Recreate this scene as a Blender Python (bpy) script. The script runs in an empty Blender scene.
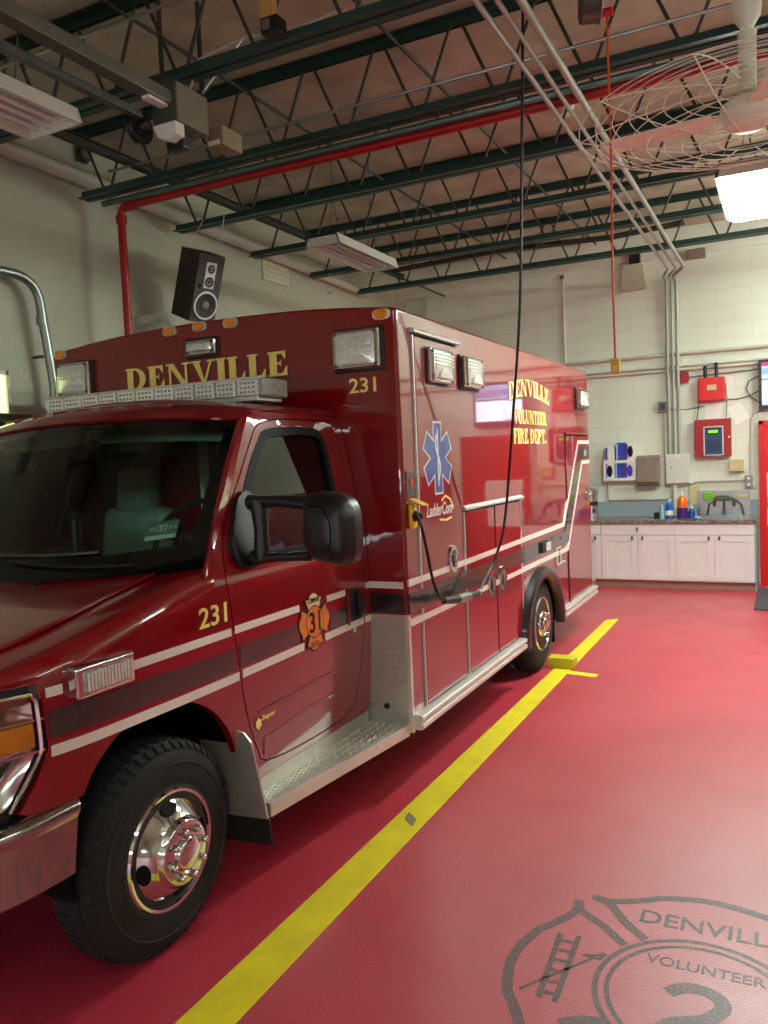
import bpy, bmesh, math, random
from mathutils import Vector, Matrix
random.seed(31)
SC = bpy.context.scene
COL = SC.collection
PI = math.pi
# lamp, added fill strip (back / front) and daylight strengths, lamp colour, view exposure
LAMP, STRIP, STRIPF, DAY, EXPO = 72.0, 96.0, 20.0, 10.0, 0.85
LCOL = (.88, 1.0, .91, 1)

# ---------------------------------------------------------------- mesh helper
class MB:
    def __init__(s):
        s.v = []; s.f = []
    def add(s, vs, fs):
        o = len(s.v)
        s.v += [tuple(p) for p in vs]
        s.f += [tuple(i + o for i in f) for f in fs]
        return s
    def box(s, x0, x1, y0, y1, z0, z1, bw=0, seg=2):
        vs = [(x, y, z) for x in (x0, x1) for y in (y0, y1) for z in (z0, z1)]
        fs = [(0, 1, 3, 2), (4, 6, 7, 5), (0, 4, 5, 1), (2, 3, 7, 6), (0, 2, 6, 4), (1, 5, 7, 3)]
        if bw:
            return s.bev(vs, fs, bw, seg)
        return s.add(vs, fs)
    def bev(s, vs, fs, bw, seg=2, ang=30):
        bm = bmesh.new()
        bv = [bm.verts.new(p) for p in vs]
        for f in fs:
            bm.faces.new([bv[i] for i in f])
        bmesh.ops.recalc_face_normals(bm, faces=bm.faces)
        es = [e for e in bm.edges if len(e.link_faces) == 2 and e.calc_face_angle(0) > math.radians(ang)]
        bmesh.ops.bevel(bm, geom=es, offset=bw, segments=seg, profile=.5, affect='EDGES', clamp_overlap=True)
        s.bm(bm); bm.free()
        return s
    def bm(s, bm):
        bm.verts.index_update()
        s.add([v.co[:] for v in bm.verts], [[v.index for v in f.verts] for f in bm.faces])
    def obox(s, c, size, M, bw=0):
        h = [d / 2 for d in size]
        t = MB().box(-h[0], h[0], -h[1], h[1], -h[2], h[2], bw)
        M3 = M.to_3x3(); c = Vector(c)
        return s.add([c + M3 @ Vector(p) for p in t.v], t.f)
    def cyl(s, p0, p1, r, n=14, r1=None, caps=True):
        p0 = Vector(p0); p1 = Vector(p1); d = (p1 - p0).normalized()
        a = d.orthogonal().normalized(); b = d.cross(a)
        r1 = r if r1 is None else r1
        vs = []
        for P, R in ((p0, r), (p1, r1)):
            for i in range(n):
                t = 2 * PI * i / n
                vs.append(P + (a * math.cos(t) + b * math.sin(t)) * R)
        fs = [(i, (i + 1) % n, n + (i + 1) % n, n + i) for i in range(n)]
        if caps:
            fs += [tuple(range(n - 1, -1, -1)), tuple(range(n, 2 * n))]
        return s.add(vs, fs)
    def tube(s, pts, r, n=8, closed=False):
        P = [Vector(p) for p in pts]; m = len(P)
        vs = []; fs = []
        a = None
        for i in range(m):
            if closed:
                t = (P[(i + 1) % m] - P[i - 1]).normalized()
            else:
                t = (P[min(i + 1, m - 1)] - P[max(i - 1, 0)]).normalized()
            if a is None:
                a = t.orthogonal().normalized()
            else:
                a = (a - t * a.dot(t)).normalized()
            b = t.cross(a)
            R = r[i] if isinstance(r, (list, tuple)) else r
            for k in range(n):
                q = 2 * PI * k / n
                vs.append(P[i] + (a * math.cos(q) + b * math.sin(q)) * R)
        for i in range(m if closed else m - 1):
            j = (i + 1) % m
            for k in range(n):
                fs.append((i * n + k, i * n + (k + 1) % n, j * n + (k + 1) % n, j * n + k))
        if not closed:
            fs += [tuple(range(n - 1, -1, -1)), tuple(range((m - 1) * n, m * n))]
        return s.add(vs, fs)
    def lathe(s, prof, o, axis, n=32, close=False):
        # prof: (radius, height along axis)
        o = Vector(o); d = Vector(axis).normalized()
        a = d.orthogonal().normalized(); b = d.cross(a)
        vs = []; fs = []
        m = len(prof)
        for r, h in prof:
            for i in range(n):
                t = 2 * PI * i / n
                vs.append(o + d * h + (a * math.cos(t) + b * math.sin(t)) * r)
        for j in range(m if close else m - 1):
            k = (j + 1) % m
            for i in range(n):
                fs.append((j * n + i, j * n + (i + 1) % n, k * n + (i + 1) % n, k * n + i))
        if not close:
            if prof[0][0] > 1e-6: fs.append(tuple(range(n - 1, -1, -1)))
            if prof[-1][0] > 1e-6: fs.append(tuple(range((m - 1) * n, m * n)))
        return s.add(vs, fs)
    def prism(s, poly, ax, a0, a1, bw=0):
        def P(p, a):
            return (a, p[0], p[1]) if ax == 'x' else (p[0], a, p[1]) if ax == 'y' else (p[0], p[1], a)
        n = len(poly)
        vs = [P(p, a0) for p in poly] + [P(p, a1) for p in poly]
        fs = [tuple(range(n)), tuple(range(2 * n - 1, n - 1, -1))]
        fs += [(i, (i + 1) % n, n + (i + 1) % n, n + i) for i in range(n)]
        if bw: return s.bev(vs, fs, bw)
        return s.add(vs, fs)
    def grid(s, fn, nu, nv, wrap=False):
        vs = [fn(i / nu, j / nv) for i in range(nu + 1) for j in range(nv + 1)]
        fs = []
        for i in range(nu):
            for j in range(nv):
                a = i * (nv + 1) + j
                fs.append((a, a + 1, a + nv + 2, a + nv + 1))
        return s.add(vs, fs)
    def ball(s, c, r, nu=14, nv=8):
        rx, ry, rz = (r, r, r) if not isinstance(r, (tuple, list)) else r
        def fn(u, v):
            t = 2 * PI * u; p = PI * v
            return (c[0] + rx * math.cos(t) * math.sin(p), c[1] + ry * math.sin(t) * math.sin(p), c[2] + rz * math.cos(p))
        return s.grid(fn, nu, nv)
    def solid(s, th):
        """give an open sheet thickness th (towards the reversed normal side of the first face)"""
        bm = bmesh.new()
        bv = [bm.verts.new(p) for p in s.v]
        for f in s.f:
            try: bm.faces.new([bv[i] for i in f])
            except ValueError: pass
        bmesh.ops.remove_doubles(bm, verts=bm.verts, dist=1e-5)
        bmesh.ops.recalc_face_normals(bm, faces=bm.faces)
        bmesh.ops.solidify(bm, geom=bm.faces[:], thickness=th)
        s.v = []; s.f = []
        s.bm(bm); bm.free()
        return s
    def mirx(s, xc):
        """add the mirror image across x = xc"""
        t = MB(); t.v = [(2 * xc - p[0], p[1], p[2]) for p in s.v]; t.f = [f[::-1] for f in s.f]
        return t
    def xf(s, M):
        s.v = [tuple(M @ Vector(p)) for p in s.v]
        return s

ORG = {}
def origin(o):
    while o is not None and o.parent is not None:
        o = o.parent
    return Vector(o.location) if o is not None else Vector((0, 0, 0))

def build(name, mb, mat, parent=None, label=None, ang=40, recalc=True):
    me = bpy.data.meshes.new(name)
    og = origin(parent)
    if parent is None and mb.v:
        xs = [p[0] for p in mb.v]; ys = [p[1] for p in mb.v]; zs = [p[2] for p in mb.v]
        og = Vector(((min(xs) + max(xs)) / 2, (min(ys) + max(ys)) / 2, min(zs)))
    bm = bmesh.new()
    bv = [bm.verts.new(Vector(p) - og) for p in mb.v]
    for f in mb.f:
        ff = []
        for i in f:
            if not ff or i != ff[-1]: ff.append(i)
        try: bm.faces.new([bv[i] for i in ff])
        except ValueError: pass
    bmesh.ops.remove_doubles(bm, verts=bm.verts, dist=1e-6)
    if recalc: bmesh.ops.recalc_face_normals(bm, faces=bm.faces)
    for f in bm.faces: f.smooth = True
    bm.to_mesh(me); bm.free()
    me.set_sharp_from_angle(angle=math.radians(ang))
    me.materials.append(mat)
    o = bpy.data.objects.new(name, me)
    COL.objects.link(o)
    if len(me.polygons) > 5:
        wn = o.modifiers.new('wn', 'WEIGHTED_NORMAL'); wn.keep_sharp = True; wn.weight = 80
    if parent is not None: o.parent = parent
    else: o.location = og
    if label: o['label'] = label
    return o

def thing(name, label, cat, loc=(0, 0, 0), group=None):
    o = bpy.data.objects.new(name, None)
    o.empty_display_size = .05
    COL.objects.link(o)
    o.location = loc
    o['label'] = label; o['category'] = cat
    if group: o['group'] = group
    return o
def tag(o, label, cat, group=None):
    o['label'] = label; o['category'] = cat
    if group: o['group'] = group
    return o
def struct(name, mb, mat, parent=None, **k):
    o = build(name, mb, mat, parent, **k)
    if parent is None: o['kind'] = 'structure'
    return o

# ---------------------------------------------------------------- materials
def srgb(r, g, b):
    def c(u):
        u /= 255
        return u / 12.92 if u <= .04045 else ((u + .055) / 1.055) ** 2.4
    return (c(r), c(g), c(b), 1)

def mat(name, col, rough=.5, metal=0, var=.08, scale=9, bump=0, bscale=40, coat=0, spec=.5, emit=None, es=0, coat_ior=1.5):
    m = bpy.data.materials.new(name); m.use_nodes = True
    nt = m.node_tree; N = nt.nodes; L = nt.links
    p = N['Principled BSDF']
    p.inputs['Roughness'].default_value = rough
    p.inputs['Metallic'].default_value = metal
    p.inputs['Specular IOR Level'].default_value = spec
    if coat:
        p.inputs['Coat Weight'].default_value = coat
        p.inputs['Coat Roughness'].default_value = .03
        p.inputs['Coat IOR'].default_value = coat_ior
    tc = N.new('ShaderNodeTexCoord')
    nz = N.new('ShaderNodeTexNoise'); nz.inputs['Scale'].default_value = scale; nz.inputs['Detail'].default_value = 4
    L.new(tc.outputs['Object'], nz.inputs['Vector'])
    mr = N.new('ShaderNodeMapRange')
    mr.inputs['From Min'].default_value = .3; mr.inputs['From Max'].default_value = .7
    mr.inputs['To Min'].default_value = 1 - var; mr.inputs['To Max'].default_value = 1 + var
    L.new(nz.outputs['Fac'], mr.inputs['Value'])
    mx = N.new('ShaderNodeVectorMath'); mx.operation = 'SCALE'
    mx.inputs[0].default_value = col[:3]
    L.new(mr.outputs['Result'], mx.inputs['Scale'])
    L.new(mx.outputs['Vector'], p.inputs['Base Color'])
    if bump:
        n2 = N.new('ShaderNodeTexNoise'); n2.inputs['Scale'].default_value = bscale; n2.inputs['Detail'].default_value = 6
        L.new(tc.outputs['Object'], n2.inputs['Vector'])
        b = N.new('ShaderNodeBump'); b.inputs['Strength'].default_value = bump; b.inputs['Distance'].default_value = .01
        L.new(n2.outputs['Fac'], b.inputs['Height'])
        L.new(b.outputs['Normal'], p.inputs['Normal'])
    if emit:
        p.inputs['Emission Color'].default_value = emit
        p.inputs['Emission Strength'].default_value = es
    return m

def glassy(name, tint, gloss=1.0, ior=1.5, frough=.0):
    m = bpy.data.materials.new(name); m.use_nodes = True
    nt = m.node_tree; N = nt.nodes; L = nt.links
    N.remove(N['Principled BSDF'])
    t = N.new('ShaderNodeBsdfTransparent'); t.inputs['Color'].default_value = tint
    g = N.new('ShaderNodeBsdfGlossy'); g.inputs['Roughness'].default_value = frough
    g.inputs['Color'].default_value = (gloss, gloss, gloss, 1)
    f = N.new('ShaderNodeFresnel'); f.inputs['IOR'].default_value = ior
    x = N.new('ShaderNodeMixShader')
    L.new(f.outputs[0], x.inputs[0]); L.new(t.outputs[0], x.inputs[1]); L.new(g.outputs[0], x.inputs[2])
    L.new(x.outputs[0], N['Material Output'].inputs['Surface'])
    return m

def block_wall(name, col, axis, mortar=.82):
    """painted concrete block: brick pattern on the wall's own metre coordinates"""
    m = mat(name, col, .55, 0, .04, 1.3)
    nt = m.node_tree; N = nt.nodes; L = nt.links
    p = N['Principled BSDF']
    geo = N.new('ShaderNodeNewGeometry')
    sx = N.new('ShaderNodeSeparateXYZ'); L.new(geo.outputs['Position'], sx.inputs[0])
    cb = N.new('ShaderNodeCombineXYZ')
    L.new(sx.outputs[axis], cb.inputs[0]); L.new(sx.outputs[2], cb.inputs[1])
    br = N.new('ShaderNodeTexBrick')
    br.inputs['Scale'].default_value = 1
    br.inputs['Brick Width'].default_value = .4; br.inputs['Row Height'].default_value = .2
    br.inputs['Mortar Size'].default_value = .004; br.inputs['Mortar Smooth'].default_value = .4
    br.inputs['Color1'].default_value = (1, 1, 1, 1); br.inputs['Color2'].default_value = (.97, .97, .97, 1)
    br.inputs['Mortar'].default_value = (mortar, mortar, mortar, 1)
    L.new(cb.outputs[0], br.inputs['Vector'])
    src = p.inputs['Base Color'].links[0].from_socket
    mu = N.new('ShaderNodeVectorMath'); mu.operation = 'MULTIPLY'
    L.new(src, mu.inputs[0]); L.new(br.outputs['Color'], mu.inputs[1])
    L.new(mu.outputs[0], p.inputs['Base Color'])
    b = N.new('ShaderNodeBump'); b.inputs['Strength'].default_value = .35; b.inputs['Distance'].default_value = .006
    iv = N.new('ShaderNodeMath'); iv.operation = 'SUBTRACT'; iv.inputs[0].default_value = 1
    L.new(br.outputs['Fac'], iv.inputs[1]); 
    n2 = N.new('ShaderNodeTexNoise'); n2.inputs['Scale'].default_value = 60
    L.new(geo.outputs['Position'], n2.inputs['Vector'])
    ad = N.new('ShaderNodeMath'); ad.operation = 'MULTIPLY_ADD'; ad.inputs[1].default_value = .15
    L.new(n2.outputs['Fac'], ad.inputs[0]); L.new(iv.outputs[0], ad.inputs[2])
    L.new(ad.outputs[0], b.inputs['Height']); L.new(b.outputs[0], p.inputs['Normal'])
    return m

def two_tone(name, c1, c2, scale, rough=.5, lo=.45, hi=.55, metal=0, detail=6, coat=0):
    m = mat(name, c1, rough, metal, coat=coat)
    nt = m.node_tree; N = nt.nodes; L = nt.links; p = N['Principled BSDF']
    tc = N['Texture Coordinate']
    n = N.new('ShaderNodeTexNoise'); n.inputs['Scale'].default_value = scale; n.inputs['Detail'].default_value = detail
    L.new(tc.outputs['Object'], n.inputs['Vector'])
    cr = N.new('ShaderNodeValToRGB')
    cr.color_ramp.elements[0].position = lo; cr.color_ramp.elements[0].color = c1
    cr.color_ramp.elements[1].position = hi; cr.color_ramp.elements[1].color = c2
    L.new(n.outputs['Fac'], cr.inputs[0]); L.new(cr.outputs[0], p.inputs['Base Color'])
    return m

M = {}
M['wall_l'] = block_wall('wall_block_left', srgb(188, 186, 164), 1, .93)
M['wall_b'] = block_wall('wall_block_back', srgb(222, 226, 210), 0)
M['ceiling'] = two_tone('ceiling_deck', srgb(192, 190, 166), srgb(160, 157, 134), 3.2, .9, .35, .7)
M['red'] = mat('red_paint', srgb(130, 2, 15), .3, 0, .03, 3, coat=1.0, coat_ior=1.78, spec=.12)
M['red_dark'] = mat('red_paint_edge', srgb(120, 4, 12), .3, 0, .03, coat=.6)
M['red_pipe'] = mat('pipe_red', srgb(165, 20, 28), .4, 0, .06)
M['red_door'] = mat('door_red', srgb(214, 24, 26), .4, 0, .03)
M['red_box'] = mat('box_red', srgb(214, 30, 32), .4, 0, .04)
M['red_panel'] = mat('panel_red', srgb(160, 28, 34), .4, 0, .04)
M['green'] = mat('joist_green', srgb(34, 66, 57), .45, 0, .15, 6)
M['green_dk'] = mat('joist_dark', srgb(58, 58, 44), .6, 0, .15, 6)  # dark steel; on the joist webs it paints in their lack of light
M['steel'] = mat('galvanised', srgb(150, 155, 150), .35, .85, .12, 12)
M['steel_dk'] = mat('steel_dark', srgb(90, 92, 84), .45, .6, .12, 12)
M['alu'] = mat('aluminium', srgb(222, 220, 214), .42, .55, .05, 20)
M['plate'] = mat('tread_plate', srgb(204, 202, 192), .34, .7, .06, 25)
M['chrome'] = mat('chrome', srgb(212, 212, 212), .06, 1, .02)
M['bumper'] = mat('bumper_chrome', srgb(176, 174, 172), .08, 1, .03)
M['stain'] = mat('stainless', srgb(190, 192, 194), .25, .9, .05, 10)
M['black'] = mat('black_plastic', srgb(22, 23, 24), .4, 0, .1, 12)
M['rubber'] = mat('rubber', srgb(19, 19, 19), .8, 0, .15, 20, .15, 90)
M['seal'] = mat('rubber_seal', srgb(8, 9, 9), .6, spec=.15)
M['dark'] = mat('dark_void', srgb(10, 10, 10), .9)
M['white'] = mat('white_enamel', srgb(232, 230, 222), .4, 0, .02)
M['cream'] = mat('cream_enamel', srgb(214, 208, 180), .45, 0, .03)
M['cab'] = mat('cabinet_white', srgb(238, 234, 232), .35, 0, .015)
M['wood'] = mat('toe_board', srgb(170, 130, 112), .6, 0, .1, 14)
M['stripe'] = mat('reflective_white', srgb(226, 218, 208), .35, 0, .03, coat=.4)
M['band'] = mat('reflective_grey', srgb(52, 55, 51), .25, .2, .08, 5, coat=.8)
M['gold'] = mat('gold_leaf', srgb(255, 226, 128), .4, .05, .12, 60)
M['orange_decal'] = mat('orange_gold_decal', srgb(222, 128, 58), .35, 0, .15, 20)
M['cream_decal'] = mat('cream_decal', srgb(226, 196, 150), .4, 0, .1, 20)
M['black_decal'] = mat('black_decal', srgb(30, 10, 10), .4)
M['blue_decal'] = mat('blue_decal', srgb(46, 84, 158), .3, 0, .06, coat=.6)
M['white_decal'] = mat('white_decal', srgb(225, 222, 215), .35, 0, .03, coat=.4)
M['amber'] = mat('amber_lens', srgb(236, 146, 26), .2, 0, .12, 70, coat=.8)
M['lens'] = mat('clear_lens', srgb(232, 238, 228), .16, .3, .16, 40, .25, 60, coat=1)
M['lens_dk'] = mat('smoked_lens', srgb(150, 152, 146), .2, .25, .25, 60, .25, 60, coat=1)
M['led'] = two_tone('led_module', srgb(252, 254, 240), srgb(228, 234, 214), 55, .4, .4, .65)
M['led_grid'] = mat('led_grid', srgb(168, 176, 158), .25, .3, .1, 60)
M['yellow'] = two_tone('floor_yellow', srgb(242, 222, 36), srgb(222, 202, 40), 7, .5, .35, .75)
M['yellow_block'] = mat('chock_yellow', srgb(206, 196, 36), .5, 0, .12, 18)
M['yellow_pl'] = mat('yellow_plastic', srgb(224, 176, 26), .4, 0, .05)
M['orange_cord'] = mat('orange_rubber', srgb(216, 84, 40), .5)
M['conduit'] = mat('conduit_paint', srgb(204, 200, 186), .45, .1, .06)
M['grey_box'] = mat('grey_enamel', srgb(206, 206, 196), .45, 0, .03)
M['brown_box'] = mat('brown_grey_enamel', srgb(136, 122, 108), .4, .1, .04)
M['tan'] = mat('tan_enamel', srgb(206, 190, 140), .5, 0, .03)
M['paper'] = mat('paper', srgb(238, 236, 228), .8, 0, .02)
M['blue_panel'] = mat('panel_blue', srgb(52, 70, 104), .3, 0, .05)
M['lcd'] = mat('lcd_green', srgb(110, 190, 40), .3, emit=srgb(110, 200, 40), es=.6)
M['granite'] = two_tone('granite', srgb(150, 132, 122), srgb(92, 86, 82), 38, .25, .42, .6)
M['bluegrey'] = mat('blue_grey_paint', srgb(150, 162, 170), .5, 0, .03)
M['mat_floor'] = mat('floor_mat', srgb(72, 74, 80), .9, 0, .1, 60, .4, 200)
M['b_blue'] = mat('bottle_blue', srgb(24, 96, 190), .25, 0, .06, coat=.5)
M['b_light'] = mat('bottle_light_blue', srgb(150, 206, 226), .25, 0, .04, coat=.5)
M['b_orange'] = mat('bottle_orange', srgb(244, 112, 28), .25, 0, .05, coat=.5)
M['b_purple'] = mat('label_purple', srgb(70, 40, 120), .4)
M['b_navy'] = mat('bottle_navy', srgb(30, 66, 150), .2, 0, .06, coat=.5)
M['violet'] = mat('glove_violet', srgb(76, 58, 190), .5, 0, .2, 30)
M['sponge_g'] = mat('sponge_green', srgb(120, 186, 50), .9)
M['sponge_y'] = mat('sponge_yellow', srgb(222, 196, 110), .9)
M['seat'] = mat('seat_vinyl', srgb(156, 166, 158), .6, 0, .06)
M['inter'] = mat('cab_interior', srgb(120, 126, 120), .7)
M['headliner'] = mat('headliner', srgb(216, 222, 214), .8)
M['speaker_box'] = mat('speaker_walnut', srgb(46, 36, 30), .55, 0, .15, 12)
M['speaker_face'] = mat('speaker_baffle', srgb(74, 70, 68), .6)
M['cone'] = mat('speaker_cone', srgb(60, 56, 48), .7)
M['fanwhite'] = mat('fan_white', srgb(236, 236, 220), .45, 0, .04)
M['debris'] = mat('torn_tape', srgb(140, 118, 112), .7, 0, .2, 60)
M['skin_tan'] = mat('cardboard', srgb(176, 128, 76), .8)
M['wshield'] = glassy('windshield_glass', (.64, .92, .80, 1), .9, 1.5)
M['sideglass'] = glassy('side_glass', (.5, .62, .57, 1), .95, 1.6)
M['backing'] = mat('fixture_white', srgb(214, 212, 200), .5, 0, .02)
M['tube_off'] = mat('lamp_tube_off', srgb(226, 222, 214), .3, 0, .02)

def emitter(name, col, s):
    m = bpy.data.materials.new(name); m.use_nodes = True
    N = m.node_tree.nodes; N.remove(N['Principled BSDF'])
    e = N.new('ShaderNodeEmission'); e.inputs[0].default_value = col; e.inputs[1].default_value = s
    m.node_tree.links.new(e.outputs[0], N['Material Output'].inputs['Surface'])
    return m
M['tube_on'] = emitter('lamp_tube_lit', LCOL, LAMP)
M['tube_back'] = emitter('strip_tube_lit', LCOL, STRIP)
M['tube_front'] = emitter('strip_tube_dim', LCOL, STRIPF)
M['clear'] = glassy('clear_cover', (.93, .95, .93, 1), 1, 1.5)
M['daylight'] = emitter('window_daylight', (.86, .95, 1.0, 1), DAY)
M['yellow_light'] = emitter('window_sunlit', (.80, .95, .42, 1), 1.1)

def floor_mat():
    m = two_tone('epoxy_floor', srgb(198, 54, 74), srgb(186, 47, 67), 1.1, .38, .3, .7)
    nt = m.node_tree; N = nt.nodes; L = nt.links; p = N['Principled BSDF']
    geo = N.new('ShaderNodeNewGeometry')
    n = N.new('ShaderNodeTexNoise'); n.inputs['Scale'].default_value = 130; n.inputs['Detail'].default_value = 3
    L.new(geo.outputs['Position'], n.inputs['Vector'])
    b = N.new('ShaderNodeBump'); b.inputs['Strength'].default_value = .7; b.inputs['Distance'].default_value = .004
    L.new(n.outputs['Fac'], b.inputs['Height']); L.new(b.outputs[0], p.inputs['Normal'])
    n3 = N.new('ShaderNodeTexNoise'); n3.inputs['Scale'].default_value = 2.2; n3.inputs['Detail'].default_value = 5
    L.new(geo.outputs['Position'], n3.inputs['Vector'])
    mr = N.new('ShaderNodeMapRange'); mr.inputs['To Min'].default_value = .30; mr.inputs['To Max'].default_value = .46
    mr.inputs['From Min'].default_value = .3; mr.inputs['From Max'].default_value = .7
    L.new(n3.outputs['Fac'], mr.inputs['Value']); L.new(mr.outputs[0], p.inputs['Roughness'])
    p.inputs['Specular IOR Level'].default_value = .7
    p.inputs['Coat Weight'].default_value = .7; p.inputs['Coat Roughness'].default_value = .40
    return m
M['floor'] = floor_mat()
M['emblem'] = two_tone('worn_grey_paint', srgb(98, 95, 95), srgb(186, 84, 92), 120, .45, .50, .68, detail=8)

# ---------------------------------------------------------------- lettering
def text_mb(s, W, H, depth=.002, italic=0):
    """plain lettering as a flat solid, fitted to a W x H box, in x/y with z = depth"""
    cu = bpy.data.curves.new('t', 'FONT'); cu.body = s; cu.extrude = .01; cu.resolution_u = 3
    cu.offset = .012
    o = bpy.data.objects.new('t', cu); COL.objects.link(o)
    dg = bpy.context.evaluated_depsgraph_get()
    me = bpy.data.meshes.new_from_object(o.evaluated_get(dg))
    vs = [v.co[:] for v in me.vertices]; fs = [tuple(p.vertices) for p in me.polygons]
    bpy.data.objects.remove(o); bpy.data.curves.remove(cu); bpy.data.meshes.remove(me)
    x0 = min(v[0] for v in vs); x1 = max(v[0] for v in vs); y0 = min(v[1] for v in vs); y1 = max(v[1] for v in vs)
    mb = MB()
    out = []
    for v in vs:
        y = (v[1] - y0) / (y1 - y0) * H
        out.append(((v[0] - x0) / (x1 - x0) * W + italic * y, y, depth if v[2] > 0 else 0))
    return mb.add(out, fs)

def arc_poly(cx, cy, ro, ri, a0, a1, n=14, sx=1.0):
    p = []
    for i in range(n + 1):
        t = math.radians(a0 + (a1 - a0) * i / n); p.append((cx + ro * math.cos(t) * sx, cy + ro * math.sin(t)))
    for i in range(n, -1, -1):
        t = math.radians(a0 + (a1 - a0) * i / n); p.append((cx + ri[0] * math.cos(t), cy + ri[1] * math.sin(t)))
    return p
def R4(x0, x1, y0, y1): return [(x0, y0), (x1, y0), (x1, y1), (x0, y1)]
def serif_glyph(c):
    """heavy slab-serif capital, unit height: (width, [polygons])"""
    st, ha, se, sh = .25, .11, .06, .08
    def stem(x): return [R4(x, x + st, 0, 1), R4(x - se, x + st + se, 0, sh), R4(x - se, x + st + se, 1 - sh, 1)]
    if c == 'I': return .36, stem(se)
    if c == 'L': return .66, stem(se) + [R4(se, .64, 0, ha), [(.50, ha), (.64, 0), (.64, .34), (.60, .34)]]
    if c in 'EF':
        p = stem(se) + [R4(se, .62, 1 - ha, 1), [(.62, 1), (.58, .70), (.62, .70), (.62, 1)], [(.48, 1 - ha), (.58, .68), (.62, .68), (.62, 1 - ha)],
                        R4(se, .46, .47, .55), [(.40, .55), (.46, .66), (.46, .36), (.40, .47)]]
        if c == 'E': p += [R4(se, .66, 0, ha), [(.50, ha), (.66, 0), (.66, .36), (.62, .36)]]
        return .68, p
    if c == 'N':
        return .92, [R4(.10, .19, 0, 1), R4(0, .29, 0, sh), R4(0, .22, 1 - sh, 1), R4(.73, .82, 0, 1), R4(.63, .92, 1 - sh, 1),
                     [(.08, 1), (.30, 1), (.82, 0), (.62, 0)]]
    if c == 'V':
        return .88, [[(.06, 1), (.30, 1), (.52, .0), (.42, .0)], [(.72, 1), (.81, 1), (.52, 0), (.44, 0)], R4(-.02, .38, 1 - sh, 1), R4(.62, .90, 1 - sh, 1)]
    if c == 'D':
        o = [(se, 0)]; n = 14
        out = [(.36 + .46 * math.cos(math.radians(-90 + 180 * i / n)), .5 + .5 * math.sin(math.radians(-90 + 180 * i / n))) for i in range(n + 1)]
        inn = [(.34 + .24 * math.cos(math.radians(90 - 180 * i / n)), .5 + .41 * math.sin(math.radians(90 - 180 * i / n))) for i in range(n + 1)]
        return .86, stem(se) + [out + inn, R4(se, .37, 0, ha), R4(se, .37, 1 - ha, 1)]
    if c == 'O':
        return .88, [arc_poly(.42, .5, .5, (.20, .42), 0, 180, 14, .84), arc_poly(.42, .5, .5, (.20, .42), 180, 360, 14, .84)]
    if c == 'U':
        return .88, [R4(.08, .30, .34, 1), R4(0, .38, 1 - sh, 1), R4(.70, .79, .34, 1), R4(.60, .90, 1 - sh, 1),
                     [(.08 + .355 - .355 * math.cos(math.radians(180 * i / 12)), .34 - .34 * math.sin(math.radians(180 * i / 12))) for i in range(13)] +
                     [(.30 + .20 + .20 * math.cos(math.radians(180 * i / 12)), .34 - .25 * math.sin(math.radians(180 * i / 12))) for i in range(13)]]
    if c == 'T':
        return .76, [R4(.27, .49, 0, 1), R4(.20, .56, 0, sh), R4(0, .76, 1 - ha, 1), [(0, 1), (0, .68), (.04, .68), (.14, 1)], [(.76, 1), (.76, .68), (.72, .68), (.62, 1)]]
    if c in 'PR':
        n = 12
        out = [(.34 + .34 * math.cos(math.radians(-90 + 180 * i / n)), .72 + .28 * math.sin(math.radians(-90 + 180 * i / n))) for i in range(n + 1)]
        inn = [(.34 + .13 * math.cos(math.radians(90 - 180 * i / n)), .72 + .20 * math.sin(math.radians(90 - 180 * i / n))) for i in range(n + 1)]
        p = stem(se) + [out + inn, R4(se, .35, 1 - ha, 1), R4(se, .35, .44, .52)]
        if c == 'R': p += [[(.36, .48), (.56, .46), (.82, 0), (.58, 0)], R4(.60, .86, 0, sh)]
        return (.86 if c == 'R' else .74), p
    if c == '.': return .26, [arc_poly(.11, .11, .11, (.01, .01), 0, 180), arc_poly(.11, .11, .11, (.01, .01), 180, 360)]
    return .34, []
def serif_mb(s, W, H, depth=.002, arch=0, gap=.06):
    x = 0; items = []
    for c in s:
        w, ps = serif_glyph(c)
        items.append((x, ps)); x += w + gap
    k = W / (x - gap)
    mb = MB()
    for x0, ps in items:
        for ip, p in enumerate(ps):
            q = []
            for a, b in p:
                X = (x0 + a) * k
                u = 2 * X / W - 1
                q.append((X, b * H * (1 - 0 * u) + arch * (1 - u * u)))
            mb.prism(q, 'z', -.0002 * ip, depth + .0002 * ip)
    return mb
def on_front(mb, x, y, z):
    """lettering facing -y: local x -> +x, local y -> +z, depth -> -y"""
    return MB().add([(x + p[0], y - p[2], z + p[1]) for p in mb.v], mb.f)
def on_side(mb, x, y, z):
    """lettering facing +x: local x -> +y, local y -> +z"""
    return MB().add([(x + p[2], y + p[0], z + p[1]) for p in mb.v], mb.f)
# ================================================================ the room
XL, XR, YF0, YB, ZC = -5.10, 4.60, -3.20, 10.78, 4.40
struct('floor', MB().box(XL - .2, XR + .2, YF0 - .2, YB + .2, -.2, 0), M['floor'])
struct('ceiling', MB().box(XL - .2, XR + .2, YF0 - .2, YB + .2, ZC, ZC + .2), M['ceiling'])
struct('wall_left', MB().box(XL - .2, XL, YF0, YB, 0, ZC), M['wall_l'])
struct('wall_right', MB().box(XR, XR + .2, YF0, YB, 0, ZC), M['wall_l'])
struct('wall_back', MB().box(XL - .2, XR + .2, YB, YB + .2, 0, ZC), M['wall_b'])
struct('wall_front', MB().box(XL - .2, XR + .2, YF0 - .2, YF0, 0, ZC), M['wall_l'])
struct('trim_1', MB().box(XL, XR, YB - .035, YB, 4.06, ZC), M['wall_b'])

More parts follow.
